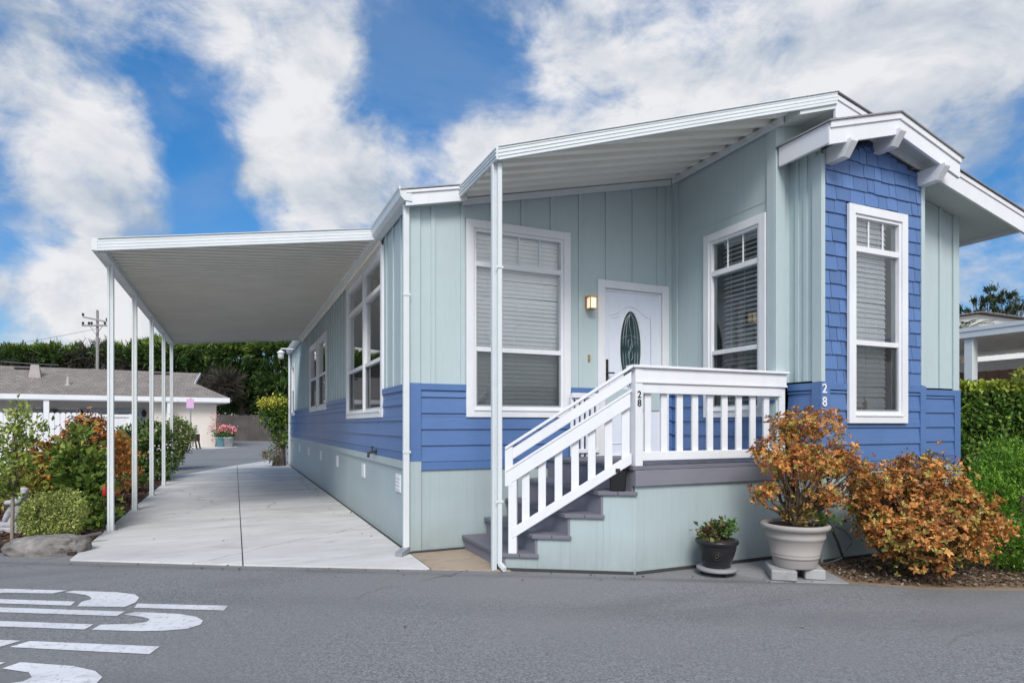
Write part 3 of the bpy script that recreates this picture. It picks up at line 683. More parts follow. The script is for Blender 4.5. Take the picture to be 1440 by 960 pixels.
# roof ------------------------------------------------------------------------------------------------
mb = MB()
def rslab(x0, x1, y0, y1, t=.008):
    mb.hexa([(x0,y0,roofz(x0)-t),(x1,y0,roofz(x1)-t),(x1,y1,roofz(x1)-t),(x0,y1,roofz(x0)-t),(x0,y0,roofz(x0)),(x1,y0,roofz(x1)),(x1,y1,roofz(x1)),(x0,y1,roofz(x0))])
XE = 6.76
rslab(-.14,.55,-.16,YL+.2); rslab(.55,3.18,-.02,YL+.2); rslab(3.18,XR2,YC-.02,YL+.2); rslab(XR2,XE,-2.03,YL+.2)
mb.build('roof', M['roof'], home)
mb = MB()
def rake(x0, x1, y, h, t=.03, dz=-.052):
    mb.hexa([(x0,y,roofz(x0)+dz-h),(x1,y,roofz(x1)+dz-h),(x1,y+t,roofz(x1)+dz-h),(x0,y+t,roofz(x0)+dz-h),(x0,y,roofz(x0)+dz),(x1,y,roofz(x1)+dz),(x1,y+t,roofz(x1)+dz),(x0,y+t,roofz(x0)+dz)])
rake(-.08,.56,-.14,.15,.02,-.018); rake(-.08,.56,-.155,.03,.0145,-.017)
rake(XR2+.0005,XE,-2.0,.22,.03,-.018); rake(XR2+.0005,XE+.005,-2.012,.05,.0115,-.017)
mb.box(XE-.02,XE+.01,-1.965,YL+.1,roofz(XE)-.20,roofz(XE)-.018)
mb.build('fascia', M['white'], home, .003)
mb = MB()   # soffit sheets under the overhangs
def sof(x0, x1, y0, y1, d): mb.hexa([(x0,y0,roofz(x0)-d-.012),(x1,y0,roofz(x1)-d-.012),(x1,y1,roofz(x1)-d-.012),(x0,y1,roofz(x0)-d-.012),(x0,y0,roofz(x0)-d),(x1,y0,roofz(x1)-d),(x1,y1,roofz(x1)-d),(x0,y1,roofz(x0)-d)])
sof(-.08,.56,-.12,.0,.14); sof(XR2,XR,-1.968,YC+.01,.14); sof(XR,XE-.025,-1.968,YL,.14)
mb.build('soffit', M['soffit'], home)
# bay roof
mb = MB(); BX0, BXC, BX1, BZ = 3.24, 4.215, 5.19, 4.31
bz = lambda x: BZ - .285*abs(x-BXC)
for a, b, yb in ((BX0,BXC,-1.62),(BXC,BX1,-1.62)):
    mb.hexa([(a,-2.24,bz(a)-.014),(b,-2.24,bz(b)-.014),(b,yb,bz(b)-.014),(a,yb,bz(a)-.014),(a,-2.24,bz(a)),(b,-2.24,bz(b)),(b,yb,bz(b)),(a,yb,bz(a))])
o = mb.build('bay_roof', M['roof'], home)
mb = MB()
for a, b in ((BX0+.03,BXC-.0005),(BXC+.0005,BX1-.03)):
    for (y, t, h, dz) in ((-2.21,.03,.205,-.016),(-2.225,.0145,.06,-.015)):
        mb.hexa([(a,y,bz(a)+dz-h),(b,y,bz(b)+dz-h),(b,y+t,bz(b)+dz-h),(a,y+t,bz(a)+dz-h),(a,y,bz(a)+dz),(b,y,bz(b)+dz),(b,y+t,bz(b)+dz),(a,y+t,bz(a)+dz)])
mb.hexa([(BX0+.02,-2.209,bz(BX0)-.20),(BX0+.05,-2.178,bz(BX0)-.20),(BX0+.05,-1.64,bz(BX0)-.20),(BX0+.02,-1.64,bz(BX0)-.20),(BX0+.02,-2.209,bz(BX0)-.012),(BX0+.05,-2.178,bz(BX0)-.01),(BX0+.05,-1.64,bz(BX0)-.01),(BX0+.02,-1.64,bz(BX0)-.012)])
mb.build('fascia', M['white'], o, .003)
mb = MB()
for a, b in ((BX0+.055,BXC),(BXC,BX1-.03)):
    mb.hexa([(a,-2.178,bz(a)-.115),(b,-2.178,bz(b)-.115),(b,YBAY+.0,bz(b)-.115),(a,YBAY+.0,bz(a)-.115),(a,-2.178,bz(a)-.10),(b,-2.178,bz(b)-.10),(b,YBAY+.0,bz(b)-.10),(a,YBAY+.0,bz(a)-.10)])
mb.box(BX0+.055,XB0-.001,-1.969,-1.64,bz(BX0)-.13,bz(BX0)-.115)
mb.build('soffit', M['soffit'], o)
for x, zt_ in ((3.535,3.945),(4.215,4.165),(4.885,3.945)):
    mb = MB(); zt_ -= .03; prof = [(YBAY-.002,zt_-.15),(YBAY-.002,zt_),(-2.255,zt_),(-2.255,zt_-.03),(-2.17,zt_-.15)]
    mb.prism([(x-.045,y,z) for y, z in prof], (.09,0,0)); mb.build('bracket', M['white'], home, .003)
# gutter and downspouts
mb = MB(); pr = [(-.02,3.50),(-.10,3.505),(-.135,3.54),(-.145,3.60),(-.155,3.615),(-.155,3.635),(-.14,3.635),(-.128,3.61),(-.03,3.61)]
mb.prism([(x, -.15, z) for x, z in pr], (0, YL+.25, 0)); mb.build('gutter', M['alum'], home)
def downspout(pts, name='downspout', w=.062, d=.05, par=None):
    m_ = MB()
    for a, b in zip(pts, pts[1:]):
        up = (0,1,0) if abs(Vector(b).z-Vector(a).z) > .02 and abs(b[0]-a[0])+abs(b[1]-a[1]) < .2 else (0,0,1)
        m_.bar(a, b, w, d, up)
    return m_.build(name, M['alum'], par or home, .006)
ds = downspout([(-.055,-.045,3.50),(-.055,-.045,.05)])
mb = MB(); mb.bar((-.055,-.05,.06),(-.16,-.16,.025),.075,.05); mb.build('downspout_foot', M['alumg'], ds)
for z in (1.03,2.6): mb = MB(); mb.box(-.095,-.015,-.076,-.0735,z-.012,z+.012); mb.build('strap', M['alum'], ds)
downspout([(-.06,YL+.02,3.5),(-.06,YL+.02,.06)])
# far lantern on a bracket at the end of the wall
lan = at(395,17.6,495); mb = MB(); wx = -.05
mb.tube([(wx,lan.y,lan.z+.10),(lan.x,lan.y,lan.z+.10),(lan.x,lan.y,lan.z+.02)], .018, 8)
mb.lathe([(.02,.06),(.10,.0),(.11,-.03),(.09,-.04)], lan, 12); lo = mb.build('hanging_lamp', M['white'], home)
mb = MB(); mb.lathe([(.085,-.04),(.08,-.16),(.05,-.19),(0,-.19)], lan, 12); mb.build('lamp_glass', paint('frosted_lamp', lin(225,225,220), .3), lo)
# house numbers
def text_mesh(s_, size, xf, name, mat, parent, depth=.004):
    cu = bpy.data.curves.new('numeral', 'FONT'); cu.body = s_; cu.size = size; cu.extrude = depth; cu.offset = size*.012; cu.align_x = 'CENTER'
    ob = bpy.data.objects.new('numeral', cu); me = bpy.data.meshes.new_from_object(ob); bpy.data.objects.remove(ob)
    return me
def number(parent, mat, places, xfn, size, label, name='house_number'):
    mb = MB()
    for s_, z in places:
        me = text_mesh(s_, size, None, '', mat, parent)
        vs = [xfn(v.co.x, v.co.y + z, v.co.z) for v in me.vertices]
        mb._add(vs, [tuple(p.vertices) for p in me.polygons]); bpy.data.meshes.remove(me)
    o = mb.build(name, mat, parent); o['label'] = label
number(home, M['white'], [('2',1.60),('8',1.475)], lambda x, y, z: (XB0-.002+x, YBAY-.04-z, y), .125, 'white number 28 painted on the blue corner board')
# small ornament in the bay window
orn = thing('window_ornament', 'small dark sailboat ornament standing inside the bay window', 'ornament', (4.05,YBAY+.085,1.44))
mb = MB(); mb.prism([(3.99,YBAY+.08,1.44),(4.10,YBAY+.08,1.44),(4.115,YBAY+.08,1.47),(3.975,YBAY+.08,1.47)], (0,.02,0)); mb.build('hull', M['brown'], orn)
mb = MB(); mb.prism([(4.03,YBAY+.085,1.475),(4.10,YBAY+.085,1.475),(4.04,YBAY+.085,1.66)], (0,.006,0)); mb.prism([(3.98,YBAY+.085,1.475),(4.022,YBAY+.085,1.475),(4.022,YBAY+.085,1.60)], (0,.006,0)); mb.build('sail', M['iron'], orn)
bt = thing('bottle', 'small amber bottle beside the sailboat ornament inside the bay window', 'bottle', (4.16,YBAY+.09,1.44))
mb = MB(); mb.lathe([(0,0),(.028,0),(.03,.01),(.03,.09),(.012,.12),(.012,.16),(0,.16)], (4.16,YBAY+.09,1.435), 12); mb.build('bottle_body', NT('amber').fin((.25,.14,.03,1), .15), bt)

# ================================================================== CARPORT
PANELS = [M['panel'], paint('panel_rib_lit', lin(250,248,240), .4, (.3,1,1), 6, .03, .05), paint('panel_shade', lin(226,223,214), .45, (.3,1,1), 6, .03, .06), paint('panel_seam_shade', lin(150,148,142), .5, (.3,1,1), 6, .03, .06)]  # ribs toned lighter, recesses and seams darker: rib shading painted into the pans
car = thing('carport', 'long white aluminium carport along the side of the home', 'carport', (-3.0,2.1,0))
cz = lambda x: 3.60 + (x/3.05)*.235
cy0 = lambda x: 1.22 - .31*x; cy1 = lambda x: 10.85 - .06*x
mb = MB(); y = 1.25; pitch = .152
while y < 11.0:   # ribbed pans running out from the wall
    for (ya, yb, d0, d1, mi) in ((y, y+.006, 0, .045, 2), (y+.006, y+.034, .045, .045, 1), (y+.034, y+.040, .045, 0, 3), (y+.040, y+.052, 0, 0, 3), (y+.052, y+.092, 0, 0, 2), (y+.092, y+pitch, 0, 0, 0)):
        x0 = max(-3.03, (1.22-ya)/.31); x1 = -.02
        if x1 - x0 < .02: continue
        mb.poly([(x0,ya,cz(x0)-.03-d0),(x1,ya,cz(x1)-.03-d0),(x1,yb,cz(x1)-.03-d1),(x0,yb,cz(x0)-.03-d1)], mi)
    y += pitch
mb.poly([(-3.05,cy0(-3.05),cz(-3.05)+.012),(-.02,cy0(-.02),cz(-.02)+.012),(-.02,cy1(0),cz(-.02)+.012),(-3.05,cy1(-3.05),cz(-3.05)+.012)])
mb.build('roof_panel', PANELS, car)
mb = MB()
def skew(x0, y0, x1, y1, zf0, zf1, zt0, zt1, t, m_=None):
    d = Vector((x1-x0, y1-y0)).normalized(); nx, ny = -d.y*t, d.x*t
    (m_ or mb).hexa([(x0,y0,zf0),(x1,y1,zf1),(x1+nx,y1+ny,zf1),(x0+nx,y0+ny,zf0),(x0,y0,zt0),(x1,y1,zt1),(x1+nx,y1+ny,zt1),(x0+nx,y0+ny,zt0)])
z0, z1 = cz(-3.06), cz(-.02)
skew(-3.03,cy0(-3.03)-.02,-.02,cy0(-.02)-.02,z0-.105,z1-.105,z0+.03,z1+.03,.03)
for k in (0,.035,.07): skew(-3.03,cy0(-3.03)-.0235,-.02,cy0(-.02)-.0235,z0-.005-k,z1-.005-k,z0+.012-k,z1+.012-k,.0034)
skew(-3.03,cy0(-3.03)-.036,-.02,cy0(-.02)-.036,z0+.028,z1+.028,z0+.036,z1+.036,.05)
mb.box(-3.09,-3.03,cy0(-3.03)-.02,cy1(-3.06),cz(-3.06)-.105,cz(-3.06)+.03)
skew(-.02,cy1(-.02),-3.06,cy1(-3.06),z1-.105,z0-.105,z1+.03,z0+.03,.03)
mb.build('fascia', M['alum'], car, .003)
mb = MB(); mb.box(-3.025,-2.955,cy0(-3.0)+.05,cy1(-3.0)-.05,cz(-3.0)-.135,cz(-3.0)-.062); mb.build('beam', M['alum'], car, .004)
mb = MB(); mb.box(-.06,-.024,1.24,10.8,cz(-.04)-.13,cz(-.04)-.062); mb.box(-.035,-.022,1.24,10.8,cz(-.04)-.16,cz(-.04)-.13); mb.build('ledger', M['panel'], car)
for i, y in enumerate((2.76,4.74,6.85,8.95,10.75)):
    mb = MB(); h = cz(-3.0)-.135; w = .033
    mb.box(-3.0-w,-3.0-.008,y-w,y+w,.01,h); mb.box(-3.0+.008,-3.0+w,y-w,y+w,.01,h); mb.box(-3.0-.0079,-3.0+.0079,y-w+.01,y+w-.01,.01,h)
    p = mb.build('post', M['alum'], car, .003)
    mb = MB(); mb.box(-3.07,-2.93,y-.03,y+.03,.011,.02); mb.box(-3.045,-3.0341,y-.025,y+.025,.02,.09); mb.box(-2.966,-2.955,y-.025,y+.025,.02,.09); mb.build('bracket', M['alumg'], p)

# ================================================================== PORCH AWNING
awn = thing('porch_awning', 'white aluminium awning over the front porch', 'awning', (.5,-1.05,0))
az = lambda x: 3.73 + .2335*(x-.52)
AK = .29
ayf = lambda x: -1.10 - AK*(x-.52)
mb = MB(); y = -1.965; pitch = .205; dpt = .045
while y < -.03:
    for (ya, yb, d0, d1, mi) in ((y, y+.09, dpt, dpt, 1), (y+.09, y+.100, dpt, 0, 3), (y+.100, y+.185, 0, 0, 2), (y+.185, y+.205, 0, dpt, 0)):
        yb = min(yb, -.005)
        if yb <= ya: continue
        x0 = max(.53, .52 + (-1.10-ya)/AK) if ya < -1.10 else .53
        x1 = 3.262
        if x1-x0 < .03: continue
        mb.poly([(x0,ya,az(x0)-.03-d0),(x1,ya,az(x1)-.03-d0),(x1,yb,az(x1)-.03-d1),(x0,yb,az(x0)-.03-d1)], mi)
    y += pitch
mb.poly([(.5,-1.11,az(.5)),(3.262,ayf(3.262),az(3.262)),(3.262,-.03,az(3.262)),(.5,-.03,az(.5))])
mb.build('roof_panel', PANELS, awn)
mb = MB(); q = [(3.263,ayf(3.263)),(XR2,ayf(XR2)),(XR2,YC-.001),(3.263,YC-.001)]
mb.hexa([(x,y_,az(x)-.14) for x, y_ in q] + [(x,y_,az(x)-.02) for x, y_ in q]); mb.poly([(x,y_,az(x)+.0) for x, y_ in q]); mb.build('soffit', M['soffit'], awn)
mb = MB(); xe = XR2 + .005
skew(.50,-1.12,xe,ayf(xe)-.02,az(.5)-.10,az(xe)-.10,az(.5)+.012,az(xe)+.012,.03)
for k in (.0,.032,.064): skew(.49,-1.1235,xe,ayf(xe)-.0235,az(.49)-.008-k,az(xe)-.008-k,az(.49)+.006-k,az(xe)+.006-k,.0034)
skew(.49,-1.134,xe,ayf(xe)-.036,az(.49)+.012,az(xe)+.012,az(.49)+.02,az(xe)+.02,.05)
mb.box(.475,.499,-1.12,-.035,az(.5)-.10,az(.5)+.012)
for k in (.0,.032,.064): mb.box(.467,.4745,-1.12,-.035,az(.5)-.008-k,az(.5)+.006-k)
mb.build('fascia', M['alum'], awn, .003)
mb = MB()
mb.hexa([(.54,-.045,az(.54)-.155),(3.22,-.045,az(3.22)-.155),(3.22,-.023,az(3.22)-.155),(.54,-.023,az(.54)-.155),(.54,-.045,az(.54)-.085),(3.22,-.045,az(3.22)-.085),(3.22,-.023,az(3.22)-.085),(.54,-.023,az(.54)-.085)])
mb.box(XB-.048,XB-.024,YC-.12,-.046,az(XB)-.155,az(XB)-.085)
mb.build('ledger', M['alum'], awn, .003)
pp_ = at(694.5, 5.56); px, py = pp_.x, pp_.y; mb = MB()
for a, b in ((-.021,-.006),(.006,.021)): mb.box(px+a,px+b,py-.022,py+.022,.0,az(px)-.10)
mb.box(px-.0059,px+.0059,py-.014,py+.014,.0,az(px)-.10)
mb.build('post', M['alum'], awn, .003)
dp = at(702.5, 5.54); dx_, dy_ = dp.x, dp.y
d2 = downspout([(dx_,dy_,3.66),(dx_,dy_,.06)], 'downspout', .042, .036, awn)
mb = MB(); mb.bar((dx_,dy_,.07),(dx_+.03,dy_-.05,.02),.045,.036); mb.build('downspout_foot', M['alum'], d2)
for z in (.62,2.7): mb = MB(); mb.box(dx_-.045,dx_+.028,dy_-.024,dy_-.0215,z-.010,z+.010); mb.build('strap', M['alum'], d2)

# ================================================================== PORCH AND STEPS
por = thing('porch', 'raised grey porch with steps and white railing', 'porch', (.6,-.5,0))
S0 = Vector((.57,-1.05)); S1 = Vector((1.545,-1.655)); SD = (S1-S0).normalized(); SN = Vector((SD.y,-SD.x))   # slanted near side, SN outward
lv = [.155,.325,.515,.72]; xs_ = [.57,.815,1.06,1.305,1.545]
def side_y(x): return S0.y + (S1.y-S0.y)*(x-S0.x)/(S1.x-S0.x)
for i, z in enumerate(lv):
    x0, x1 = xs_[i]-.03, xs_[i+1]+.02; mb = MB(); w = (x1-x0)/2
    for a, b in ((x0, x0+w-.002),(x0+w+.002, x1)):
        o_ = .02
        mb.prism([(a,-.03,z-.035),(b,-.03,z-.035),(b,side_y(b)-o_,z-.035),(a,side_y(a)-o_,z-.035)], (0,0,.035))
    mb.build('tread', M['deckm'], por, .004)
    mb = MB(); zb = 0 if i == 0 else lv[i-1]
    mb.box(xs_[i],xs_[i]+.02,side_y(xs_[i])+.0,-.03,zb+.0,z-.036); mb.build('riser', M['deckf'], por)
mb = MB(); mb.box(1.545,1.565,S1.y+.03,-.03,lv[3],.90); mb.build('riser', M['deckf'], por)
# deck boards
mb = MB(); y = -1.67
while y < -.04:
    mb.box(1.53,XB-.005 if y > YC-.14 and y+.14 > YC else XB0-.005,y,min(y+.137,-.035),.905,.94); y += .141
mb.build('deck', M['deckm'], por, .003)
mb = MB(); mb.box(1.545,XB0-.006,-1.683,-1.658,.765,.903); mb.box(1.5455,1.57,-1.657,-.04,.765,.903); mb.build('deck_fascia', M['deckf'], por, .003)
# skirting of porch and steps
mb = MB(); mb.box(1.56,XB0-.008,-1.652,-1.64,.0,.764); mb.box(1.555,XB0-.008,-1.66,-1.6525,.0,.05)
for i, z in enumerate(lv):
    a, b = xs_[i]+.021, xs_[i+1]+.02
    mb.prism([(a,side_y(a)+.012,.0),(b,side_y(b)+.012,.0),(b,side_y(b)+.012,z-.037),(a,side_y(a)+.012,z-.037)], (SN.x*-.012,SN.y*-.012+.012,0))
mb.build('skirting', M['skirt'], por)
mb = MB(); mb.box(1.56,XB0-.006,-1.664,-1.6605,.0,.026); a, b = xs_[0]+.021, 1.55
mb.prism([(a,side_y(a)+.0105,.0),(b,side_y(b)+.0105,.0),(b,side_y(b)+.0105,.024),(a,side_y(a)+.0105,.024)], (SN.x*.003,SN.y*.003,0)); mb.build('gap_shade_strip', M['joint'], por)  # dark strips in place of shade where porch skirting meets the ground
# railing: front run
ra = MB(); RY = -1.615; rx0, rx1 = 1.555, 3.345
sk = lambda s_, out=0: (S0 + SD*s_ + SN*out)
LEN = (S1-S0).length
ra.box(rx0-.03,rx1+.015,RY-.075,RY+.055,1.795,1.82); ra.box(rx0,rx1,RY-.05,RY-.012,1.685,1.7945); ra.box(rx0,rx1,RY-.062,RY-.010,1.663,1.6845); ra.box(rx0,rx1-.06,RY-.045,RY-.014,1.575,1.6625)
ra.box(rx0+.07,rx1-.06,RY-.047,RY-.012,.985,1.065)
rl = ra.build('railing', M['white'], por, .004)
mb = MB(); mb.box(rx0-.002,rx0+.075,RY-.0555,RY+.035,.94,1.795); pst = mb.build('post', M['white'], por, .004)
mb = MB(); mb.box(rx1-.085,rx1-.01,RY-.04,RY+.035,.94,1.7945); mb.build('post', M['white'], por, .004)
for i in range(9):
    x = 1.716 + i*.1755
    mb = MB(); mb.box(x-.034,x+.034,RY-.013,RY+.012,1.0,1.63); mb.build('baluster', M['white'], por, .003)
# railing: slanted stair run
zt0, zt1, s0, s1 = 1.105, 1.80, .05, LEN-.02
zr = lambda s_: zt0 + (zt1-zt0)*(s_-s0)/(s1-s0)
def srail(m_, a, b, w, zo0, zo1, out=0):
    p, q = sk(a, out), sk(b, out); n_ = SN*(w/2)
    m_.hexa([(p.x+n_.x,p.y+n_.y,zr(a)+zo0),(q.x+n_.x,q.y+n_.y,zr(b)+zo0),(q.x-n_.x,q.y-n_.y,zr(b)+zo0),(p.x-n_.x,p.y-n_.y,zr(a)+zo0),
             (p.x+n_.x,p.y+n_.y,zr(a)+zo1),(q.x+n_.x,q.y+n_.y,zr(b)+zo1),(q.x-n_.x,q.y-n_.y,zr(b)+zo1),(p.x-n_.x,p.y-n_.y,zr(a)+zo1)])
ra = MB()
srail(ra, s0-.03, s1+.01, .11, -.012, .018, -.03); srail(ra, s0, s1, .035, -.135, -.035, -.02); srail(ra, s0-.02, s1, .085, -.215, -.19, -.02)
srail(ra, s0-.02, s1-.01, .034, -.34, -.2155, .0); srail(ra, s0+.03, s1-.0, .034, -.84, -.745, .0)
ra.build('stair_railing', M['white'], por, .004)
def vpost(s_, w, t, z0_, z1_, out, name):
    p = sk(s_, out); a = SD*(w/2); n_ = SN*(t/2); m_ = MB()
    m_.hexa([(p.x-a.x+n_.x,p.y-a.y+n_.y,z0_),(p.x+a.x+n_.x,p.y+a.y+n_.y,z0_),(p.x+a.x-n_.x,p.y+a.y-n_.y,z0_),(p.x-a.x-n_.x,p.y-a.y-n_.y,z0_),
             (p.x-a.x+n_.x,p.y-a.y+n_.y,z1_),(p.x+a.x+n_.x,p.y+a.y+n_.y,z1_),(p.x+a.x-n_.x,p.y+a.y-n_.y,z1_),(p.x-a.x-n_.x,p.y-a.y-n_.y,z1_)])
    m_.build(name, M['white'], por, .003)
vpost(.085, .075, .085, .155, zr(.085)-.215, -.03, 'post'); vpost(.052, .07, .04, zr(.03)-.34, zr(.03)+.01, -.005, 'post')
for i in range(7):
    s_ = .20 + i*.146; vpost(s_, .068, .024, zr(s_)-.79, zr(s_)-.30, -.03, 'baluster')
number(por, M['iron'], [('2',1.535),('8',1.462)], lambda x, y, z: (rx0+.036+x, RY-.0565-z, y), .085, 'black number 28 on the white corner post')
# folded white gate leaning by the door
gate = thing('picket_gate', 'small white picket gate standing between the window and the door', 'gate', (1.98,-.10,.94))
mb = MB()
mb.box(1.80,2.155,-.13,-.105,1.60,1.655); mb.box(1.80,2.155,-.13,-.105,.985,1.03)
mb.build('gate_frame', M['white'], gate, .003)
for i in range(6):
    x = 1.812 + i*.066; mb = MB(); mb.box(x-.018,x+.018,-.104,-.086,.945,1.65); mb.build('picket', M['white'], gate)
# black box on the top step
bx = thing('storage_box', 'small black plastic box with lid on the top porch step', 'box', (1.445,-1.52,.72))
mb = MB(); bxf = frame((1.452,-1.545,.72), (SD.x,SD.y,0), (SN.x,SN.y,0)); mb.xf = bxf
mb.hexa([(-.065,-.05,.001),(.065,-.05,.001),(.065,.05,.001),(-.065,.05,.001),(-.075,-.055,.185),(.075,-.055,.185),(.075,.055,.185),(-.075,.055,.185)]); mb.build('box_body', M['black'], bx, .008)
mb = MB(bxf); mb.box(-.08,.08,-.06,.06,.186,.21); mb.build('lid', M['black'], bx, .008)
mb = MB(bxf); mb.box(-.02,.02,.0605,.066,.165,.20); mb.build('latch', M['iron'], bx)

# ================================================================== POTS
AZ = [(5,(.40,.155,.042)),(4,(.47,.225,.075)),(2.5,(.27,.085,.033)),(2.6,(.27,.22,.055)),(1.6,(.16,.17,.04)),(.8,(.16,.05,.025))]
AZY = [(4,(.54,.36,.13)),(3,(.46,.33,.10)),(2,(.45,.19,.06)),(1.4,(.25,.25,.06))]
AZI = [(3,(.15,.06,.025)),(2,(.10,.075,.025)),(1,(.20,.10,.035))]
pc = at(1118, 5.33); caster = [(-.1,.0),(.1,.0)]
for i, (dx, lab) in enumerate(((-.125,'grey concrete block under the left side of the large pot'),(.13,'grey concrete block under the right side of the large pot'))):
    q = pc + Vector((dx*math.cos(YAW), -dx*math.sin(YAW), 0)); mb = MB(frame((q.x,q.y,.008), (math.cos(YAW+.25),-math.sin(YAW+.25),0), (-math.sin(YAW+.25),-math.cos(YAW+.25),0)))
    if i == 0: mb.box(-.10,.10,-.17,.19,.0,.085)
    else: mb.box(-.07,.09,-.15,.15,.0,.085)
    tag(mb.build('concrete_block', M['block'], None, .008), lab, 'concrete block', 'blocks under the large pot')
pot = thing('potted_shrub', 'orange leaved shrub in a large grey ribbed pot on concrete blocks', 'potted plant', (pc.x,pc.y,.093))
zb = .094
prof = [(0,.0),(.165,.0),(.172,.012),(.185,.075),(.188,.082),(.192,.083),(.195,.10),(.192,.104),(.196,.112),(.199,.125),(.196,.13),(.225,.235),(.229,.24),(.237,.25),(.240,.268),(.236,.276),(.243,.31),(.247,.314),(.258,.318),(.272,.33),(.279,.345),(.276,.362),(.262,.37),(.246,.368),(.24,.34),(.238,.30),(0,.30)]
mb = MB(); mb.lathe(prof[:-2], (pc.x,pc.y,zb), 56); po = mb.build('pot', M['terracotta'], pot)
mb = MB(); mb.lathe([(.239,.325),(.15,.335),(0,.342)], (pc.x,pc.y,zb), 24); mb.build('pot_soil', M['soil'], pot)
cc = at(1142, 5.33)
def pb(px, py, d, rx, rz, ry=None): v = at(px, d, py); return ((v.x,v.y,v.z), (rx, ry or rx, rz))
blobs = [pb(1140,600,5.35,.26,.16), pb(1095,640,5.3,.24,.17), pb(1170,645,5.35,.26,.19), pb(1128,655,5.2,.24,.18), pb(1090,690,5.3,.18,.11), pb(1200,650,5.3,.15,.12), pb(1160,700,5.3,.20,.09), pb(1105,605,5.45,.2,.13), pb(1208,672,5.3,.10,.10)]
rosettes(pot, blobs, 2600, .033, .0155, AZ, AZY, 300, .032, .32, .28)
bush(pot, [pb(1126,722,5.3,.11,.09)], 380, .045, .02, [(3,(.26,.20,.06)),(2,(.30,.14,.05)),(1,(.12,.12,.03))], clumps=40, spread=.03, name='foliage')
bush(pot, [pb(1166,731,5.25,.055,.035)], 90, .05, .022, [(3,(.06,.12,.025)),(1,(.12,.17,.04))], clumps=12, spread=.02, name='foliage')
tips = [tuple(np.array(b[0]) + RNG.normal(size=3)*np.array(b[1])*.6) for b in blobs for _ in range(5)]
limbs(pot, (pc.x,pc.y,.43), tips, .014, M['twig'], 'stem', .035, .8, 5)
# small black pot on a caddy
qc = at(1008, 5.43)
cd = thing('plant_caddy', 'round grey wheeled caddy under the black pot', 'plant caddy', (qc.x,qc.y,0))
mb = MB(); mb.lathe([(0,.035),(.16,.035),(.172,.04),(.172,.062),(.16,.066),(0,.066)], (qc.x,qc.y,0), 36); mb.build('platform', M['slab'], cd)
for a in (-100,-20,60,140):
    a = R(a); mb = MB(); x, y = qc.x+.125*math.cos(a), qc.y+.125*math.sin(a); mb.tube([(x-.012,y,.018),(x+.012,y,.018)], .018, 12); mb.box(x-.006,x+.006,y-.006,y+.006,.02,.036); mb.build('wheel', M['black'], cd)
bp = thing('potted_succulent', 'jade succulent in a black glazed pot with a medallion', 'potted plant', (qc.x,qc.y,.067))
mb = MB(); mb.lathe([(0,0),(.112,0),(.118,.008),(.112,.022),(.118,.03),(.142,.09),(.160,.155),(.164,.19),(.166,.197),(.176,.20),(.184,.212),(.184,.228),(.176,.238),(.16,.238),(.152,.225),(.15,.20)], (qc.x,qc.y,.067), 48); pp = mb.build('pot', M['blackpot'], bp)
mb = MB(); mb.lathe([(.151,.215),(.08,.222),(0,.225)], (qc.x,qc.y,.067), 20); mb.build('pot_soil', M['soil'], bp)
fd = Vector((-math.sin(YAW), -math.cos(YAW), 0)); sd_ = Vector((math.cos(YAW), -math.sin(YAW), 0))
mb = MB()
fd0 = fd.copy(); fd = (CAM-qc); fd.z = 0; fd.normalize(); sd0 = sd_.copy(); sd_ = Vector((-fd.y, fd.x, 0)); ctr = Vector((qc.x,qc.y,.067+.115)) + fd*.149
mb.tube([ctr + sd_*.034*math.cos(a) + Vector((0,0,.034*math.sin(a))) + fd*(.006*math.sin(a)) for a in [2*PI*i/20 for i in range(21)]], .005, 6)
mb.tube([ctr + sd_*.016*math.cos(a) + Vector((0,0,.016*math.sin(a))) + fd*.002 for a in [2*PI*i/10 for i in range(11)]], .008, 6)
mb.build('medallion', M['iron'], pp); fd, sd_ = fd0, sd0
SU = [(3,(.075,.13,.035)),(3,(.05,.085,.03)),(2,(.22,.10,.06)),(1.2,(.16,.06,.05)),(1,(.14,.19,.06))]
bush(bp, [((qc.x-.08,qc.y+.03,.345),(.075,.075,.05)), ((qc.x+.0,qc.y,.375),(.06,.06,.075))], 300, .05, .032, SU, clumps=70, spread=.022, shell=.4)
bush(bp, [((qc.x+.10,qc.y-.03,.385),(.05,.05,.065))], 170, .045, .03, [(3,(.09,.17,.04)),(2,(.06,.11,.03))], clumps=40, spread=.018, shell=.4)
limbs(bp, (qc.x,qc.y,.285), [(qc.x-.09,qc.y,.36),(qc.x+.02,qc.y,.42),(qc.x+.1,qc.y-.03,.42),(qc.x-.03,qc.y-.05,.36)], .012, M['twig'], 'stem', .01)
# black irrigation pipe
mb = MB()
h = [at(1098,5.32,700), at(1112,5.36,718)]; 
mb.tube([at(1135,5.38,698), at(1150,5.40,716), at(1167,5.42,738), at(1178,5.45,762), at(1185,5.5,783), at(1184,5.5,786)], .011, 8)
mb.tube([at(1185,5.5,784), at(1172,5.5,789), at(1150,5.5,794)], .010, 8)
mb.tube([at(1175,5.45,740), at(1188,5.48,746), at(1197,5.5,757), at(1197,5.5,765), at(1190,5.5,773), at(1184,5.5,776)], .0035, 6)
mb.tube([at(1095,5.36,690), at(1098,5.34,704), at(1108,5.33,716)], .013, 8)
tag(mb.build('irrigation_pipe', M['black']), 'thin black bent irrigation pipe behind the large grey pot', 'pipe')

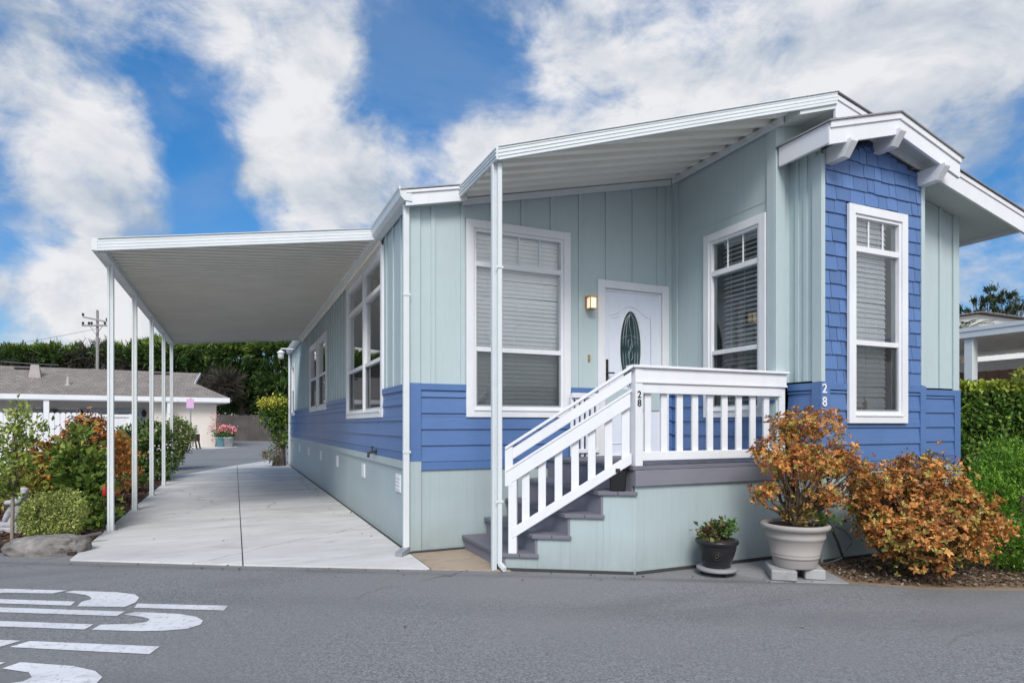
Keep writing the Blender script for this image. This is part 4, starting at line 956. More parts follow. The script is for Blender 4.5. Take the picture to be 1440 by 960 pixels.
# ================================================================== SHRUBS RIGHT
def plant(name, label, cat, c, group=None): return thing(name, label, cat, (c.x, c.y, 0), group)
ac = at(1295, 5.35)
az_ = plant('azalea_bush', 'rounded orange brown azalea bush in front of the blue bay', 'bush', ac)
bl = [pb(1288,715,5.45,.47,.37), pb(1245,705,5.4,.27,.26), pb(1338,735,5.3,.32,.28), pb(1296,672,5.5,.31,.20), pb(1300,755,5.15,.38,.20), pb(1215,690,5.4,.14,.16), pb(1252,752,5.2,.20,.14)]
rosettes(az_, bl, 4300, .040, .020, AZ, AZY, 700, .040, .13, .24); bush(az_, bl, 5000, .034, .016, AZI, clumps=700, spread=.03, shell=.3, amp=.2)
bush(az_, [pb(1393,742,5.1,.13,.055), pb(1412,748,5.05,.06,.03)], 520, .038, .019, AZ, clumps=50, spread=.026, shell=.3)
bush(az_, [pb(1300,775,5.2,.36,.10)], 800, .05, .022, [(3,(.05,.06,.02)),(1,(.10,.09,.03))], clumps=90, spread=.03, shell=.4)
limbs(az_, (ac.x,ac.y,.0), [tuple(np.array(b[0]) + RNG.normal(size=3)*np.array(b[1])*.5) for b in bl for _ in range(5)], .022, M['twig'], 'stem', .05, .8, 5)
gc = at(1432, 5.75)
gb = plant('boxwood_bush', 'bright green rounded bush at the right of the orange bush', 'bush', gc)
GR = [(4,(.085,.20,.02)),(3,(.05,.13,.014)),(2,(.15,.29,.03)),(1.2,(.25,.38,.05))]
bl = [pb(1438,708,5.85,.50,.50), pb(1390,712,5.75,.22,.32), pb(1490,700,5.8,.5,.5), pb(1440,645,5.85,.34,.18), pb(1410,765,5.6,.30,.18), pb(1465,768,5.4,.4,.22)]
bush(gb, bl, 25000, .033, .014, GR, clumps=1900, spread=.026, shell=.10, amp=.12, up=.6)
limbs(gb, (gc.x,gc.y,0), [b[0] for b in bl], .03, M['twig'], 'stem', .05, .8, 5)
# hedge behind
HG = [(4,(.07,.145,.025)),(3,(.045,.10,.018)),(2,(.115,.20,.035)),(1,(.22,.29,.055))]
hg = thing('hedge', 'tall clipped leafy hedge beside the right corner of the home', 'hedge', (8.2,-.6,0))
a, b = at(1338,9.3), at(1520,8.6); n = 12
P = []; D = []
for i in range(16500):
    f = random.random(); face = random.random(); base = a.lerp(b, f); back = Vector((YAW and math.sin(YAW), math.cos(YAW), 0))
    if face < .62: h = random.uniform(.05,1.86); dep = abs(random.gauss(0,.07)); nd = -back
    else: h = 1.90 - abs(random.gauss(0,.05)); dep = random.uniform(0,.9); nd = Vector((0,0,1))
    wob = .10*mnoise.noise(Vector((f*9, h*2.2, 1))) + .05*mnoise.noise(Vector((f*25, h*7, 4)))
    q = base + back*(dep - wob); q.z = h + .06*mnoise.noise(Vector((f*14, dep*4, 9)))
    P.append(q); D.append(nd)
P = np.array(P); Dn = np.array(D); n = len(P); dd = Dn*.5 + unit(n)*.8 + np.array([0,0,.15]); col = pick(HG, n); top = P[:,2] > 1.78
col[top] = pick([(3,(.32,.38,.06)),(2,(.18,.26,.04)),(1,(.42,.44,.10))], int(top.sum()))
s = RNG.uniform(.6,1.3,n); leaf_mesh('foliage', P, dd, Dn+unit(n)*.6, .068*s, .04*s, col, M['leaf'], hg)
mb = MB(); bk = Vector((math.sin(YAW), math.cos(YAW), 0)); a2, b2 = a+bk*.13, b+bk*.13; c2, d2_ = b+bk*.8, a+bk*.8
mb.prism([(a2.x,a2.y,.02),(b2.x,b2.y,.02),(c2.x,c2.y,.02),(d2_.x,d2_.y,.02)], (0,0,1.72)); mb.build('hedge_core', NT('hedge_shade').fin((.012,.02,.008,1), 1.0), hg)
bush(hg, [pb(1437,533,8.9,.10,.09)], 120, .07, .04, [(1,(.3,.32,.06)),(1,(.2,.26,.05))], clumps=20, spread=.03)

# ================================================================== GARDEN LEFT
rc = at(66, 6.35)
rk = MB(); n1, n2 = 90, 46; vs = []; fs = []
for j in range(n2+1):
    ph = PI*j/n2
    for i in range(n1):
        th_ = 2*PI*i/n1; d = Vector((math.sin(ph)*math.cos(th_), math.sin(ph)*math.sin(th_), math.cos(ph)))
        e = Vector((math.copysign(abs(d.x)**.75,d.x), math.copysign(abs(d.y)**.8,d.y), math.copysign(abs(d.z)**.7,d.z)))
        k = 1 + .15*mnoise.noise(d*1.9+Vector((3,1,7))) + .07*mnoise.noise(d*4.2) + .03*mnoise.noise(d*10) + .018*mnoise.noise(d*24)
        sx = .405; e = Vector((e.x*sx, e.y*.21, e.z*(.125+.02*d.x)))*k
        vs.append(Vector((rc.x,rc.y,.05)) + sd_*e.x - fd*e.y + Vector((0,0,e.z)))
fs = [(j*n1+i, j*n1+(i+1)%n1, (j+1)*n1+(i+1)%n1, (j+1)*n1+i) for j in range(n2) for i in range(n1)]
rk._add(vs, fs, 0, True); tag(rk.build('rock', M['rock']), 'long low grey boulder at the road edge below the clipped bush', 'rock')
mb = MB(); mb.tube([at(108,6.75,757), at(128,6.8,752), at(143,6.85,749)], .022, 6); tag(mb.build('edging_board', M['fence_grey']), 'short weathered edging board between the boulder and the carport post', 'edging')
bc = at(75, 6.9)
rb = plant('round_bush', 'small clipped variegated yellow green bush behind the boulder', 'bush', bc)
VG = [(4,(.26,.31,.08)),(3,(.16,.21,.05)),(2.2,(.44,.45,.18)),(1.1,(.07,.11,.025))]
bl = [((bc.x,bc.y,.25),(.29,.31,.27)), pb(60,722,6.85,.2,.22), pb(93,720,6.9,.19,.24)]
bush(rb, bl, 9000, .026, .015, VG, clumps=1400, spread=.018, shell=.08, amp=.08, zmin=.04)
limbs(rb, (bc.x,bc.y,0), [(bc.x+.2,bc.y,.3),(bc.x-.2,bc.y,.3),(bc.x,bc.y-.15,.4)], .02, M['twig'], 'stem')
# sapling
spc = at(17, 6.8)
sp = plant('sapling', 'slim young tree with glossy leaves and a bare pale stem', 'tree', spc)
mb = MB(); t0 = at(17,6.8); pts = [t0, at(18,6.8,700), at(17,6.8,640), at(20,6.8,600), at(24,6.8,570)]; mb.tube(pts, [.020,.017,.014,.009,.004], 8); mb.build('trunk', paint('pale_bark', (.30,.25,.21,1), .85, (1,1,.3), 40, .2, .2), sp)
SG = [(4,(.13,.19,.035)),(3,(.22,.28,.06)),(1.6,(.06,.10,.022)),(2,(.34,.36,.10))]
bl = [pb(30,590,6.8,.10,.14), pb(10,620,6.75,.16,.17), pb(-5,660,6.7,.2,.2), pb(35,625,6.9,.10,.12), pb(60,605,6.9,.09,.07), pb(28,572,6.8,.05,.07), pb(5,690,6.75,.14,.1), pb(30,655,6.8,.12,.12)]
bush(sp, bl, 1500, .062, .030, SG, clumps=150, spread=.035, shell=.4, name='crown', up=.6)
limbs(sp, (t0.x,t0.y,.55), [b[0] for b in bl], .009, M['bark'], 'branch', .03, .8, 5)
# small bench-like stone child statue
st = at(26, 7.45)
sto = plant('garden_statue', 'pale stone reclining child statue on a plinth behind the sapling', 'statue', st)
def skin(name, mat, parent, verts, edges, radii, lvl=2):
    me = bpy.data.meshes.new(name); off = origin_of(parent)
    me.from_pydata([tuple(Vector(v)-off) for v in verts], edges, []); me.materials.append(mat); o = bpy.data.objects.new(name, me); C.objects.link(o); o.parent = parent
    sk_ = o.modifiers.new('skin', 'SKIN'); sv = me.skin_vertices[0] if me.skin_vertices else None
    if sv is None:
        me.attributes.new('dummy','FLOAT','POINT') if False else None
    for i, r_ in enumerate(radii): me.skin_vertices[0].data[i].radius = (r_, r_)
    me.skin_vertices[0].data[0].use_root = True
    sb = o.modifiers.new('subd', 'SUBSURF'); sb.levels = lvl; sb.render_levels = lvl
    return o
def sp_(px, py, d=7.45): return at(px, d, py)
try:
    skin('statue_figure', M['statue'], sto,
      [sp_(24,712), sp_(30,702), sp_(33,693), sp_(35,684), sp_(20,716), sp_(12,722), sp_(6,733), sp_(27,720), sp_(18,731), sp_(10,741), sp_(26,704,7.38), sp_(16,706,7.36), sp_(6,707,7.36), sp_(35,706,7.5), sp_(30,716,7.5)],
      [(0,1),(1,2),(2,3),(0,4),(4,5),(5,6),(0,7),(7,8),(8,9),(1,10),(10,11),(11,12),(1,13),(13,14)], [.07,.075,.045,.062,.06,.045,.03,.06,.045,.03,.045,.033,.028,.04,.03])
except Exception as e: print('skin failed', e)
mb = MB(frame((st.x,st.y,0), sd_, fd)); mb.box(-.30,.12,-.12,.13,.02,.09); mb.box(-.26,.09,-.09,.10,.0905,.14); mb.build('plinth', M['statue'], sto, .012)
# orange azalea and green rhododendron behind the boulder
oc = at(118, 9.0)
ob_ = plant('garden_azalea', 'large orange leaved bush behind the green rhododendron', 'bush', oc)
OR = [(5,(.42,.16,.035)),(4,(.50,.25,.08)),(2,(.25,.085,.03)),(1.2,(.26,.24,.06)),(1,(.50,.36,.13))]
bl = [pb(80,645,8.3,.40,.30), pb(55,655,8.2,.25,.22), pb(125,612,9.1,.30,.2), pb(148,640,9.9,.36,.36), pb(170,655,11.4,.26,.42), pb(70,665,8.6,.36,.28), pb(146,690,9.8,.22,.2)]
rosettes(ob_, bl, 1500, .068, .034, OR, OR, 260, .06, .2, .25); bush(ob_, bl, 1500, .06, .03, AZI, clumps=200, spread=.05, shell=.35)
bush(ob_, [pb(128,600,9.1,.24,.12), pb(115,592,9.1,.12,.06)], 600, .065, .028, [(3,(.16,.06,.03)),(2,(.22,.10,.04)),(1,(.12,.10,.03))], clumps=70, spread=.04, shell=.4)
limbs(ob_, (oc.x,oc.y,0), [b[0] for b in bl]*3, .025, M['twig'], 'stem', .12, .8, 5)
rh = at(112, 7.9)
rd_ = plant('rhododendron_bush', 'glossy green broad leaved bush between the clipped bush and the carport post', 'bush', rh)
RH = [(4,(.075,.14,.026)),(3,(.045,.09,.02)),(2.4,(.16,.22,.04)),(1.4,(.28,.32,.07))]
bl = [pb(112,660,7.9,.24,.25), pb(125,695,7.8,.23,.28), pb(100,638,8.0,.16,.14), pb(112,618,8.0,.10,.12), pb(138,665,7.9,.10,.2), pb(135,725,7.7,.17,.13)]
bush(rd_, bl, 1900, .098, .054, RH, clumps=300, spread=.045, shell=.25, amp=.25)
limbs(rd_, (rh.x,rh.y,0), [b[0] for b in bl]*3, .018, M['twig'], 'stem', .08, .8, 5)
lc = at(45, 8.2)
lb = plant('golden_shrub', 'yellow green loose shrub between the sapling and the orange bush', 'bush', lc)
bl = [pb(55,680,8.0,.26,.2), pb(35,690,7.9,.2,.2), pb(75,655,8.2,.16,.12), pb(48,640,8.2,.14,.10)]
bush(lb, bl, 1300, .07, .032, [(3,(.19,.21,.04)),(2,(.10,.13,.03)),(2,(.30,.20,.05)),(1,(.30,.32,.07))], clumps=200, spread=.05, shell=.35)
limbs(lb, (lc.x,lc.y,0), [b[0] for b in bl]*2, .014, M['twig'], 'stem', .08, .8, 5)
# red marker behind first post
rm = at(147, 7.6, 690); mb = MB(); mb.lathe([(0,-.06),(.022,-.06),(.026,-.05),(.026,.04),(.015,.06),(0,.06)], rm, 14); mb.tube([(rm.x,rm.y,rm.z-.06),(rm.x,rm.y,0)], .004, 6, 1)
tag(mb.build('garden_marker', [M['red'], M['iron']]), 'small red garden marker beside the first carport post', 'garden marker')
# bushes by the posts
b1 = at(196, 14.2); o1 = plant('camellia_bush', 'dark glossy bush between the second and third carport posts', 'bush', b1)
CM = [(4,(.06,.12,.028)),(3,(.035,.07,.02)),(2,(.11,.17,.04)),(1.2,(.24,.28,.10))]
bl = [pb(200,632,14.4,.46,.46), pb(180,620,14.0,.36,.32), pb(214,618,14.6,.40,.42), pb(192,655,14.0,.46,.30), pb(222,640,14.8,.32,.45), pb(170,640,13.8,.3,.3)]
bush(o1, bl, 5200, .095, .05, CM, clumps=480, spread=.06, shell=.2, amp=.22)
limbs(o1, (b1.x,b1.y,0), [b[0] for b in bl]*2, .03, M['twig'], 'stem', .1, .8, 5)
b2_ = at(241, 18.0); o2 = plant('pittosporum_bush', 'rounded variegated bush beside the last two carport posts', 'bush', b2_)
PT = [(4,(.15,.19,.06)),(3,(.09,.13,.04)),(2.4,(.28,.31,.14)),(1.2,(.06,.08,.022))]
bl = [pb(244,615,18,.50,.52), pb(236,630,17.8,.42,.46), pb(251,612,18,.30,.42), pb(240,640,17.8,.28,.24)]
bush(o2, bl, 5600, .075, .042, PT, clumps=560, spread=.055, shell=.15, amp=.14)
mb = MB(); q = b2_; mb.tube([(q.x,q.y,0),(q.x+.05,q.y,.3),(q.x+.02,q.y,.8)], [.11,.09,.06], 8); mb.build('trunk', M['bark'], o2)
b3 = at(222, 14.0); o3 = plant('flowering_shrub', 'low dark shrub with small white flowers by the fourth carport post', 'shrub', b3)
bush(o3, [pb(226,660,14.2,.26,.22), pb(190,675,13.0,.28,.16), pb(168,690,12.0,.2,.12), pb(231,655,15,.24,.2)], 1300, .075, .04, CM, clumps=130, spread=.05, shell=.3)
fl = crown_points([pb(226,640,14.2,.3,.3)], 40, 70, .03)[0]; leaf_mesh('blossoms', fl, unit(70), unit(70), .05, .045, np.full((70,3), .5), M['leaf'], o3)
# shrub at far end of house
e0 = at(391, 19.6); es = plant('climbing_shrub', 'yellow topped shrub on a brown trunk at the far corner of the home', 'shrub', e0)
bl = [pb(388,585,19.6,.42,.42), pb(392,575,19.6,.40,.22), pb(397,605,19.7,.3,.5)]
bush(es, bl, 3200, .09, .05, [(4,(.06,.13,.02)),(3,(.035,.08,.016)),(1.5,(.2,.26,.04))], clumps=300, spread=.07, shell=.2)
bush(es, [pb(386,567,19.5,.40,.09)], 700, .09, .05, [(3,(.42,.40,.06)),(2,(.28,.32,.05)),(.5,(.4,.16,.05))], clumps=70, spread=.06)
mb = MB()
for k in range(9): mb.tube([(e0.x+random.uniform(-.25,.25), e0.y+random.uniform(-.1,.1), 0), (e0.x+random.uniform(-.2,.2), e0.y, .6), (e0.x+random.uniform(-.2,.25), e0.y, 1.3)], [.05,.045,.03], 6)
mb.build('trunk', M['bark'], es)
bush(es, [pb(381,640,19.2,.22,.14)], 300, .08, .04, [(2,(.12,.18,.04)),(1,(.5,.3,.4))], clumps=40, spread=.05)
e1 = at(372, 21)
# ================================================================== WHITE FENCE, NEIGHBOUR LEFT
fA, fB = at(-130, 15.2), at(186, 16.4); L_ = (fB-fA).length
fxf = frame(fA, (fB-fA), (-(fB-fA).normalized().cross(Vector((0,0,1)))).normalized())
wf = thing('white_fence', 'white scalloped board fence behind the garden shrubs', 'fence', (fA.x,fA.y,0))
mb = MB(fxf); x = 0
nb_ = int((L_-.75)/.125)
for i in range(nb_):
    x = i*.125; pts = []
    for k in range(9):
        a = PI*k/8; pts.append((x+.060-.058*math.cos(a), 0, 1.565+.05*math.sin(a)))
    mb.prism([(x+.002,0,.05)] + pts + [(x+.118,0,.05)], (0,.02,0))
mb.build('board_panel', M['white'], wf)
mb = MB(fxf); x0 = L_-.75
for i in range(5): mb.box(x0+i*.14,x0+.137+i*.14,.0,.02,.05,1.52)
mb.box(x0-.02,L_,-.03,.05,1.50,1.57); mb.box(L_-.06,L_+.04,-.04,.06,0,1.58); mb.build('end_panel', M['white'], wf)
mb = MB(fxf)
for z in (.3,1.3): mb.box(0,L_-.75,.0205,.06,z,z+.08)
mb.build('rail', M['white'], wf)

N0 = at(304, 37); N1 = at(0, 31.8); ndir = (N0-N1).normalized()
nb = thing('neighbour_house', 'low cream bungalow with grey shingle roof behind the white fence', 'house', (N0.x,N0.y,0))
NX = frame((N0.x,N0.y,0), ndir, (-ndir.y*-1, -ndir.x, 0)) if False else Matrix(((ndir.x, -ndir.y, 0, N0.x), (ndir.y, ndir.x, 0, N0.y), (0,0,1,0), (0,0,0,1)))
mb = MB(NX); EH = 2.62; W = -34
mb.box(-3.2,0,0,8,0,EH); mb.box(W,-3.2,1.9,8,0,EH)
for i in range(1,14): mb.box(-3.2+i*.23-.004,-3.2+i*.23+.004,-.004,-.0005,0,EH)
mb.build('wall', M['nb_wall'], nb)
mb = MB(NX); ev = .65; rz = 4.62; ez = 2.88; ym = 4.0
A = lambda x, y, z: (x, y, z)
mb.poly([A(W,-ev,ez),A(.65,-ev,ez),A(-1.0,1.95,ez+(rz-ez)*.56),A(-.55,ym,rz),A(W,ym,rz)]); mb.poly([A(W,8+ev,ez),A(W,ym,rz),A(-.55,ym,rz),A(-1.0,6.05,ez+(rz-ez)*.56),A(.65,8+ev,ez)])
mb.poly([A(.65,-ev,ez),A(.65,8+ev,ez),A(-1.0,6.05,ez+(rz-ez)*.56),A(-1.0,1.95,ez+(rz-ez)*.56)])
rf = mb.build('roof', M['nb_roof'], nb)
mb = MB(NX); mb.poly([A(-.98,2.1,3.86),A(-.98,5.9,3.86),A(-.75,ym,rz-.06)]); mb.build('gable_wall', M['brown'], nb)
mb = MB(NX)
mb.box(W,.66,-ev-.03,-ev,ez-.26,ez-.005); mb.box(.651,.68,-ev,8+ev,ez-.26,ez-.005); mb.box(W,.65,-ev,1.9,ez-.30,ez-.27)
mb.hexa([A(-1.02,1.85,3.70),A(-.98,1.85,3.70),A(-.50,ym,rz-.14),A(-.54,ym,rz-.14),A(-1.02,1.85,3.90),A(-.98,1.85,3.90),A(-.50,ym,rz+.03),A(-.54,ym,rz+.03)])
mb.build('fascia', M['white'], nb)
def npx(px, d0=35):   # local x of a pixel column on the eave line
    lo, hi = W, 3.0
    for _ in range(40):
        m_ = (lo+hi)/2; q = NX @ Vector((m_, 0, 0)) - CAM; d = q.x*math.sin(YAW)+q.y*math.cos(YAW); r = q.x*math.cos(YAW)-q.y*math.sin(YAW)
        if CX + F*r/d < px: lo = m_
        else: hi = m_
    return lo
for px in (67, -60, 238):
    x = npx(px); mb = MB(NX); mb.box(x-.12,x+.12,-ev+.05,-ev+.25,0,ez-.3); mb.build('porch_post', M['white'], nb)
for px, w in ((56,1.0),(79,1.5),(-40,1.6)):
    x = npx(px); mb = MB(NX); mb.box(x-w/2-.08,x+w/2+.08,1.84,1.899,.9,2.25); o = mb.build('window', M['white'], nb)
    mb = MB(NX); mb.box(x-w/2,x+w/2,1.82,1.8395,.98,2.17); mb.build('pane', M['glassnb'] if 'glassnb' in M else M.setdefault('glassnb', paint('dark_window', (.06,.07,.08,1), .1, spec=.9)), o)
x = npx(158); mb = MB(NX); mb.box(x-1.5,x+1.5,1.80,1.899,.0,2.25); o = mb.build('sliding_door', paint('grey_door', lin(150,160,172), .3), nb)
mb = MB(NX)
for dx in (-.75,.75): mb.box(x+dx-.5,x+dx+.5,1.78,1.7995,1.2,2.0)
mb.build('pane', M['glassnb'], o)
for px in (110,203):
    x = npx(px); mb = MB(NX); mb.lathe([(0,1.75),(.10,1.80),(.13,2.05),(.05,2.15),(0,2.2)], (x,1.75,0), 10); mb.box(x-.05,x+.05,1.76,1.899,1.9,2.0); mb.build('wall_lamp', M['iron'], nb)
for px, yy, w, h in ((44,2.3,.35,.62),(96,1.0,.16,.42)):
    x = npx(px-3); zz = ez+(rz-ez)*(yy+ev)/(ym+ev); mb = MB(NX)
    if w > .2: mb.hexa([(x-w*.8,yy-.3,zz-.2),(x+w*.8,yy-.3,zz-.2),(x+w*.8,yy+.3,zz+.1),(x-w*.8,yy+.3,zz+.1),(x-w/2,yy-.2,zz+h),(x+w/2,yy-.2,zz+h),(x+w/2,yy+.2,zz+h),(x-w/2,yy+.2,zz+h)])
    else: mb.lathe([(.2,zz-.1),(.08,zz+.1),(.06,zz+h),(0,zz+h)], (x,yy,0), 10)
    mb.build('roof_vent', M['terracotta'], rf)
for px in (22,232):
    x = npx(px); yy = 3.5; zz = ez+(rz-ez)*(yy+ev)/(ym+ev); mb = MB(NX); mb.box(x-.5,x+.5,yy-.15,yy+.15,zz+.0,zz+.09); mb.build('roof_vent', M['iron'], rf)
# chairs silhouette behind fence are left to the veranda table
for px, lab in ((88,'dark patio chair on the neighbouring veranda, left one'),(112,'dark patio chair on the neighbouring veranda, right one')):
    x = npx(px); q = NX @ Vector((x,.9,0)); ch = thing('patio_chair', lab, 'chair', (q.x,q.y,0), 'patio chairs on the neighbouring veranda')
    f2 = Matrix.Translation(q) @ NX.to_3x3().to_4x4()
    mb = MB(f2); mb.box(-.3,.3,-.3,.3,.42,.47); mb.build('seat', M['iron'], ch)
    mb = MB(f2)
    for i in range(7): mb.tube([(-.3+.1*i,.3,.47),(-.3+.1*i,.36,1.75)], .018, 5)
    mb.tube([(-.3,.36,1.75),(.3,.36,1.75)], .025, 6); mb.build('backrest', M['iron'], ch)
    for sx in (-.27,.27):
        for sy in (-.27,.27):
            mb = MB(f2); mb.tube([(sx,sy,0),(sx,sy,.42)], .02, 6); mb.build('leg', M['iron'], ch)
# back slab, flower pots, sign, planter chair
q1, q2 = at(262, 33.5), at(338, 38)
mb = MB(); g4 = [at(225,31.5), at(300,33.5), at(338,36.5), at(300,38.5), at(240,38)]
mb.poly([(p.x,p.y,.004) for p in g4]); struct(mb.build('pavement', M['concrete']))
FL = [(3,(.75,.28,.36)),(2,(.8,.45,.5)),(1,(.6,.12,.2))]
for px, mat_, lab, wd in ((311,'teal','teal pot of pink flowers at the corner of the bungalow',.28), (321,'statue','pale pot of pink flowers beside the teal pot',.28)):
    c = at(px, 36.3); p = thing('flower_pot', lab, 'flower pot', (c.x,c.y,0), 'flower pots at the bungalow corner')
    mb = MB(); mb.lathe([(0,0),(wd*.75,0),(wd,.5),(wd*1.06,.5),(wd*1.06,.58),(wd*.9,.58),(0,.54)], (c.x,c.y,.004), 16); mb.build('pot', M[mat_], p)
    bush(p, [((c.x,c.y,.80),(.30,.30,.26))], 400, .12, .07, [(3,(.05,.12,.03)),(1,(.1,.18,.05))], clumps=60, spread=.08)
    bush(p, [((c.x+.05,c.y,.98),(.34,.32,.2))], 190, .11, .10, FL, clumps=45, spread=.06, name='blossoms')
c = at(303, 36.4); p = plant('climbing_rose', 'pink climbing flowers against the bungalow corner', 'plant', c)
bush(p, [((c.x,c.y,1.0),(.2,.2,.9))], 260, .10, .06, [(2,(.06,.12,.03)),(2,(.6,.25,.3))], clumps=40, spread=.08)
limbs(p, (c.x,c.y,0), [(c.x,c.y,1.7),(c.x+.1,c.y,1.2)], .02, M['twig'], 'stem')
c = at(268, 33.8); sg = thing('street_sign', 'pink square sign on a thin grey pole in front of the bungalow', 'sign', (c.x,c.y,0))
mb = MB(); mb.tube([(c.x,c.y,0),(c.x,c.y,2.75)], .035, 8); mb.build('pole', M['alumg'], sg)
mb = MB(frame((c.x,c.y,0), sd_, fd)); mb.box(-.20,.20,.04,.055,2.2,2.70); mb.build('sign_panel', M['pink'], sg)
c = at(270, 33.2); pl = thing('plant_stand', 'dark wooden planter stand beside the pink sign pole', 'planter', (c.x,c.y,0)); X_ = frame((c.x,c.y,0), sd_, fd)
mb = MB(X_); mb.box(-.32,.32,-.2,.2,.42,.80); mb.build('planter_box', paint('dark_wood', lin(80,52,48), .7), pl)
for sx in (-1,1):
    for sy in (-.17,.17): mb = MB(X_); mb.bar((sx*.27,sy,.42),(sx*.36,sy,0), .06,.06,(0,1,0)); mb.build('leg', M['iron'], pl)
bush(pl, [((c.x,c.y,.95),(.3,.25,.16))], 160, .10, .06, [(2,(.06,.12,.03)),(1,(.5,.5,.45))], clumps=30, spread=.05)
# brown back fence
fa, fb = at(300, 50), at(412, 50); mb = MB(frame(fa, fb-fa, fd)); Lf = (fb-fa).length; x = 0
while x < Lf:
    w = random.uniform(.13,.17); mb.box(x,x+w-.012,0,.03+random.uniform(0,.015),0,2.08+random.uniform(-.05,.05)); x += w
tag(mb.build('board_fence', M['fence_grey']), 'weathered grey brown board fence below the cypress trees', 'fence')

# ================================================================== CYPRESS ROW
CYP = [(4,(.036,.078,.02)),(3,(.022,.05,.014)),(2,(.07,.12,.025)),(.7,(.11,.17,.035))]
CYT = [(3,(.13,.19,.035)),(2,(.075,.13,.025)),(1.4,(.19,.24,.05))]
BRN = [(3,(.045,.04,.032)),(2,(.03,.028,.022)),(1,(.07,.062,.052))]
def cypress(label, px, d, base_h, blobs, ntop, seed, twig=(), name='cypress_tree', group='cypress trees behind the bungalow'):
    c = at(px, d); t = thing(name, label, 'tree', (c.x,c.y,0), group)
    p, dr_, idx = crown_points(blobs, max(40, ntop//20), int(ntop*2.6), .15, .22, .34)
    n = len(p); rel = (p[:,2]-p[:,2].min())/(np.ptp(p[:,2])+1e-6)
    cd_ = unit(idx.max()+1)[idx]; D = dr_*.8 + cd_*.55 + unit(n)*.28 + np.array([0,0,.30])
    col = pick(CYP, n, .25); tp = (rel > .6) & (dr_[:,2] > .15) & (RNG.random(n) < .75); col[tp] = pick(CYT, int(tp.sum()), .2)  # upward top sprays take a brighter palette, sunlit tone put into leaf colour
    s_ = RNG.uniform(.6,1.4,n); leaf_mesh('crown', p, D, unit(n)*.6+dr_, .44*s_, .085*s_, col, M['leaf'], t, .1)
    mb = MB(); top = base_h
    mb.tube([(c.x,c.y,0),(c.x+.1,c.y,top*.5),(c.x,c.y,top)], [.34,.26,.12], 8); mb.build('trunk', M['bark'], t)
    tips = [tuple(np.array(b[0]) + RNG.normal(size=3)*np.array(b[1])*.5) for b in blobs for _ in range(4)]
    limbs(t, (c.x,c.y,top*.35), tips, .13, M['bark'], 'limb', .35, .7, 5)
    if twig:
        p, dr_, idx = crown_points(twig, 80, 2600, .22, .4, .3); n = len(p); s_ = RNG.uniform(.6,1.5,n)
        leaf_mesh('bare_twigs', p, dr_*.6+unit(n)*.8, unit(n), .75*s_, .05*s_, pick(BRN, n, .2), M['leaf'], t, .05)
    return t
def cb(px, py, d, rx, rz, ry=1.6): v = at(px, d, py); return ((v.x,v.y,v.z),(rx,ry,rz))
D0 = 52
cypress('flat topped green cypress at the left edge of the tree row', -25, D0, 6, [cb(-30,505,D0,2.6,.95), cb(15,502,D0,1.9,.75), cb(-70,510,D0,2.5,1.2)], 3400, 1, [cb(-10,518,D0,2.5,.6)])
cypress('flat topped cypress with bare grey twigs left of the utility pole', 55, D0, 6, [cb(50,501,D0,1.9,.65), cb(85,500,D0,1.9,.7), cb(105,503,D0,1.2,.5)], 3600, 2, [cb(60,516,D0,2.6,.55), cb(95,512,D0,1.5,.6)])
cypress('sparse grey twiggy cypress around the utility pole', 142, D0, 6, [cb(170,500,D0,1.3,.6), cb(150,492,D0,.9,.3), cb(195,507,D0,1.1,.7)], 1700, 3, [cb(140,500,D0,2.0,.8), cb(118,505,D0,1.3,.5), cb(175,510,D0,1.6,.6)])
cypress('green cypress behind the second and third carport posts', 212, D0, 6.5, [cb(205,497,D0,1.5,.8), cb(228,492,D0,1.3,.8), cb(215,510,D0,1.9,.7), cb(245,503,D0,1.3,1.0)], 3800, 4, [cb(190,515,D0,1.4,.5)])
cypress('dark cypress behind the last carport post and bungalow gable', 275, D0+2, 6.5, [cb(270,500,D0+2,1.9,1.1), cb(290,493,D0+2,1.7,.8), cb(255,515,D0+2,1.4,1.0), cb(300,520,D0+2,1.5,1.2), cb(285,540,D0+2,1.3,1.0)], 5200, 5, [cb(312,542,D0-1,1.4,.8)])
cypress('full dark green cypress left of the lantern above the board fence', 338, D0+2, 7, [cb(335,500,D0+2,2.1,1.3), cb(320,530,D0+2,1.8,1.2), cb(355,535,D0+2,2.0,1.4), cb(345,562,D0+2,2.2,.9), cb(330,485,D0+2,1.6,.7)], 7000, 6)
cypress('full dark green cypress behind the lantern at the end of the home', 398, D0+1, 7.5, [cb(385,495,D0+1,2.1,1.2), cb(405,525,D0+1,2.2,1.5), cb(380,545,D0+1,1.8,1.2), cb(400,480,D0+1,2.0,1.0), cb(420,550,D0+1,2.0,1.2)], 6500, 7)
c = at(360, 57); sh = thing('undergrowth', 'dark shady shrubs behind the board fence', 'shrubs', (c.x,c.y,0)); sh['kind'] = 'stuff'
bush(sh, [cb(350,588,60,5.5,1.6), cb(400,585,60,3,1.6), cb(310,585,60,2.5,1.8)], 3000, .5, .2, [(3,(.018,.03,.012)),(1,(.03,.05,.015))], clumps=160, spread=.3)
mb = MB()
for px in (313,322,333,349,363,384,398): q = at(px,56.5); mb.tube([(q.x,q.y,0),(q.x+random.uniform(-.2,.2),q.y,3.0),(q.x+random.uniform(-.6,.6),q.y,5)], [.2,.16,.1], 6)
mb.build('bare_stems', M['bark'], sh)
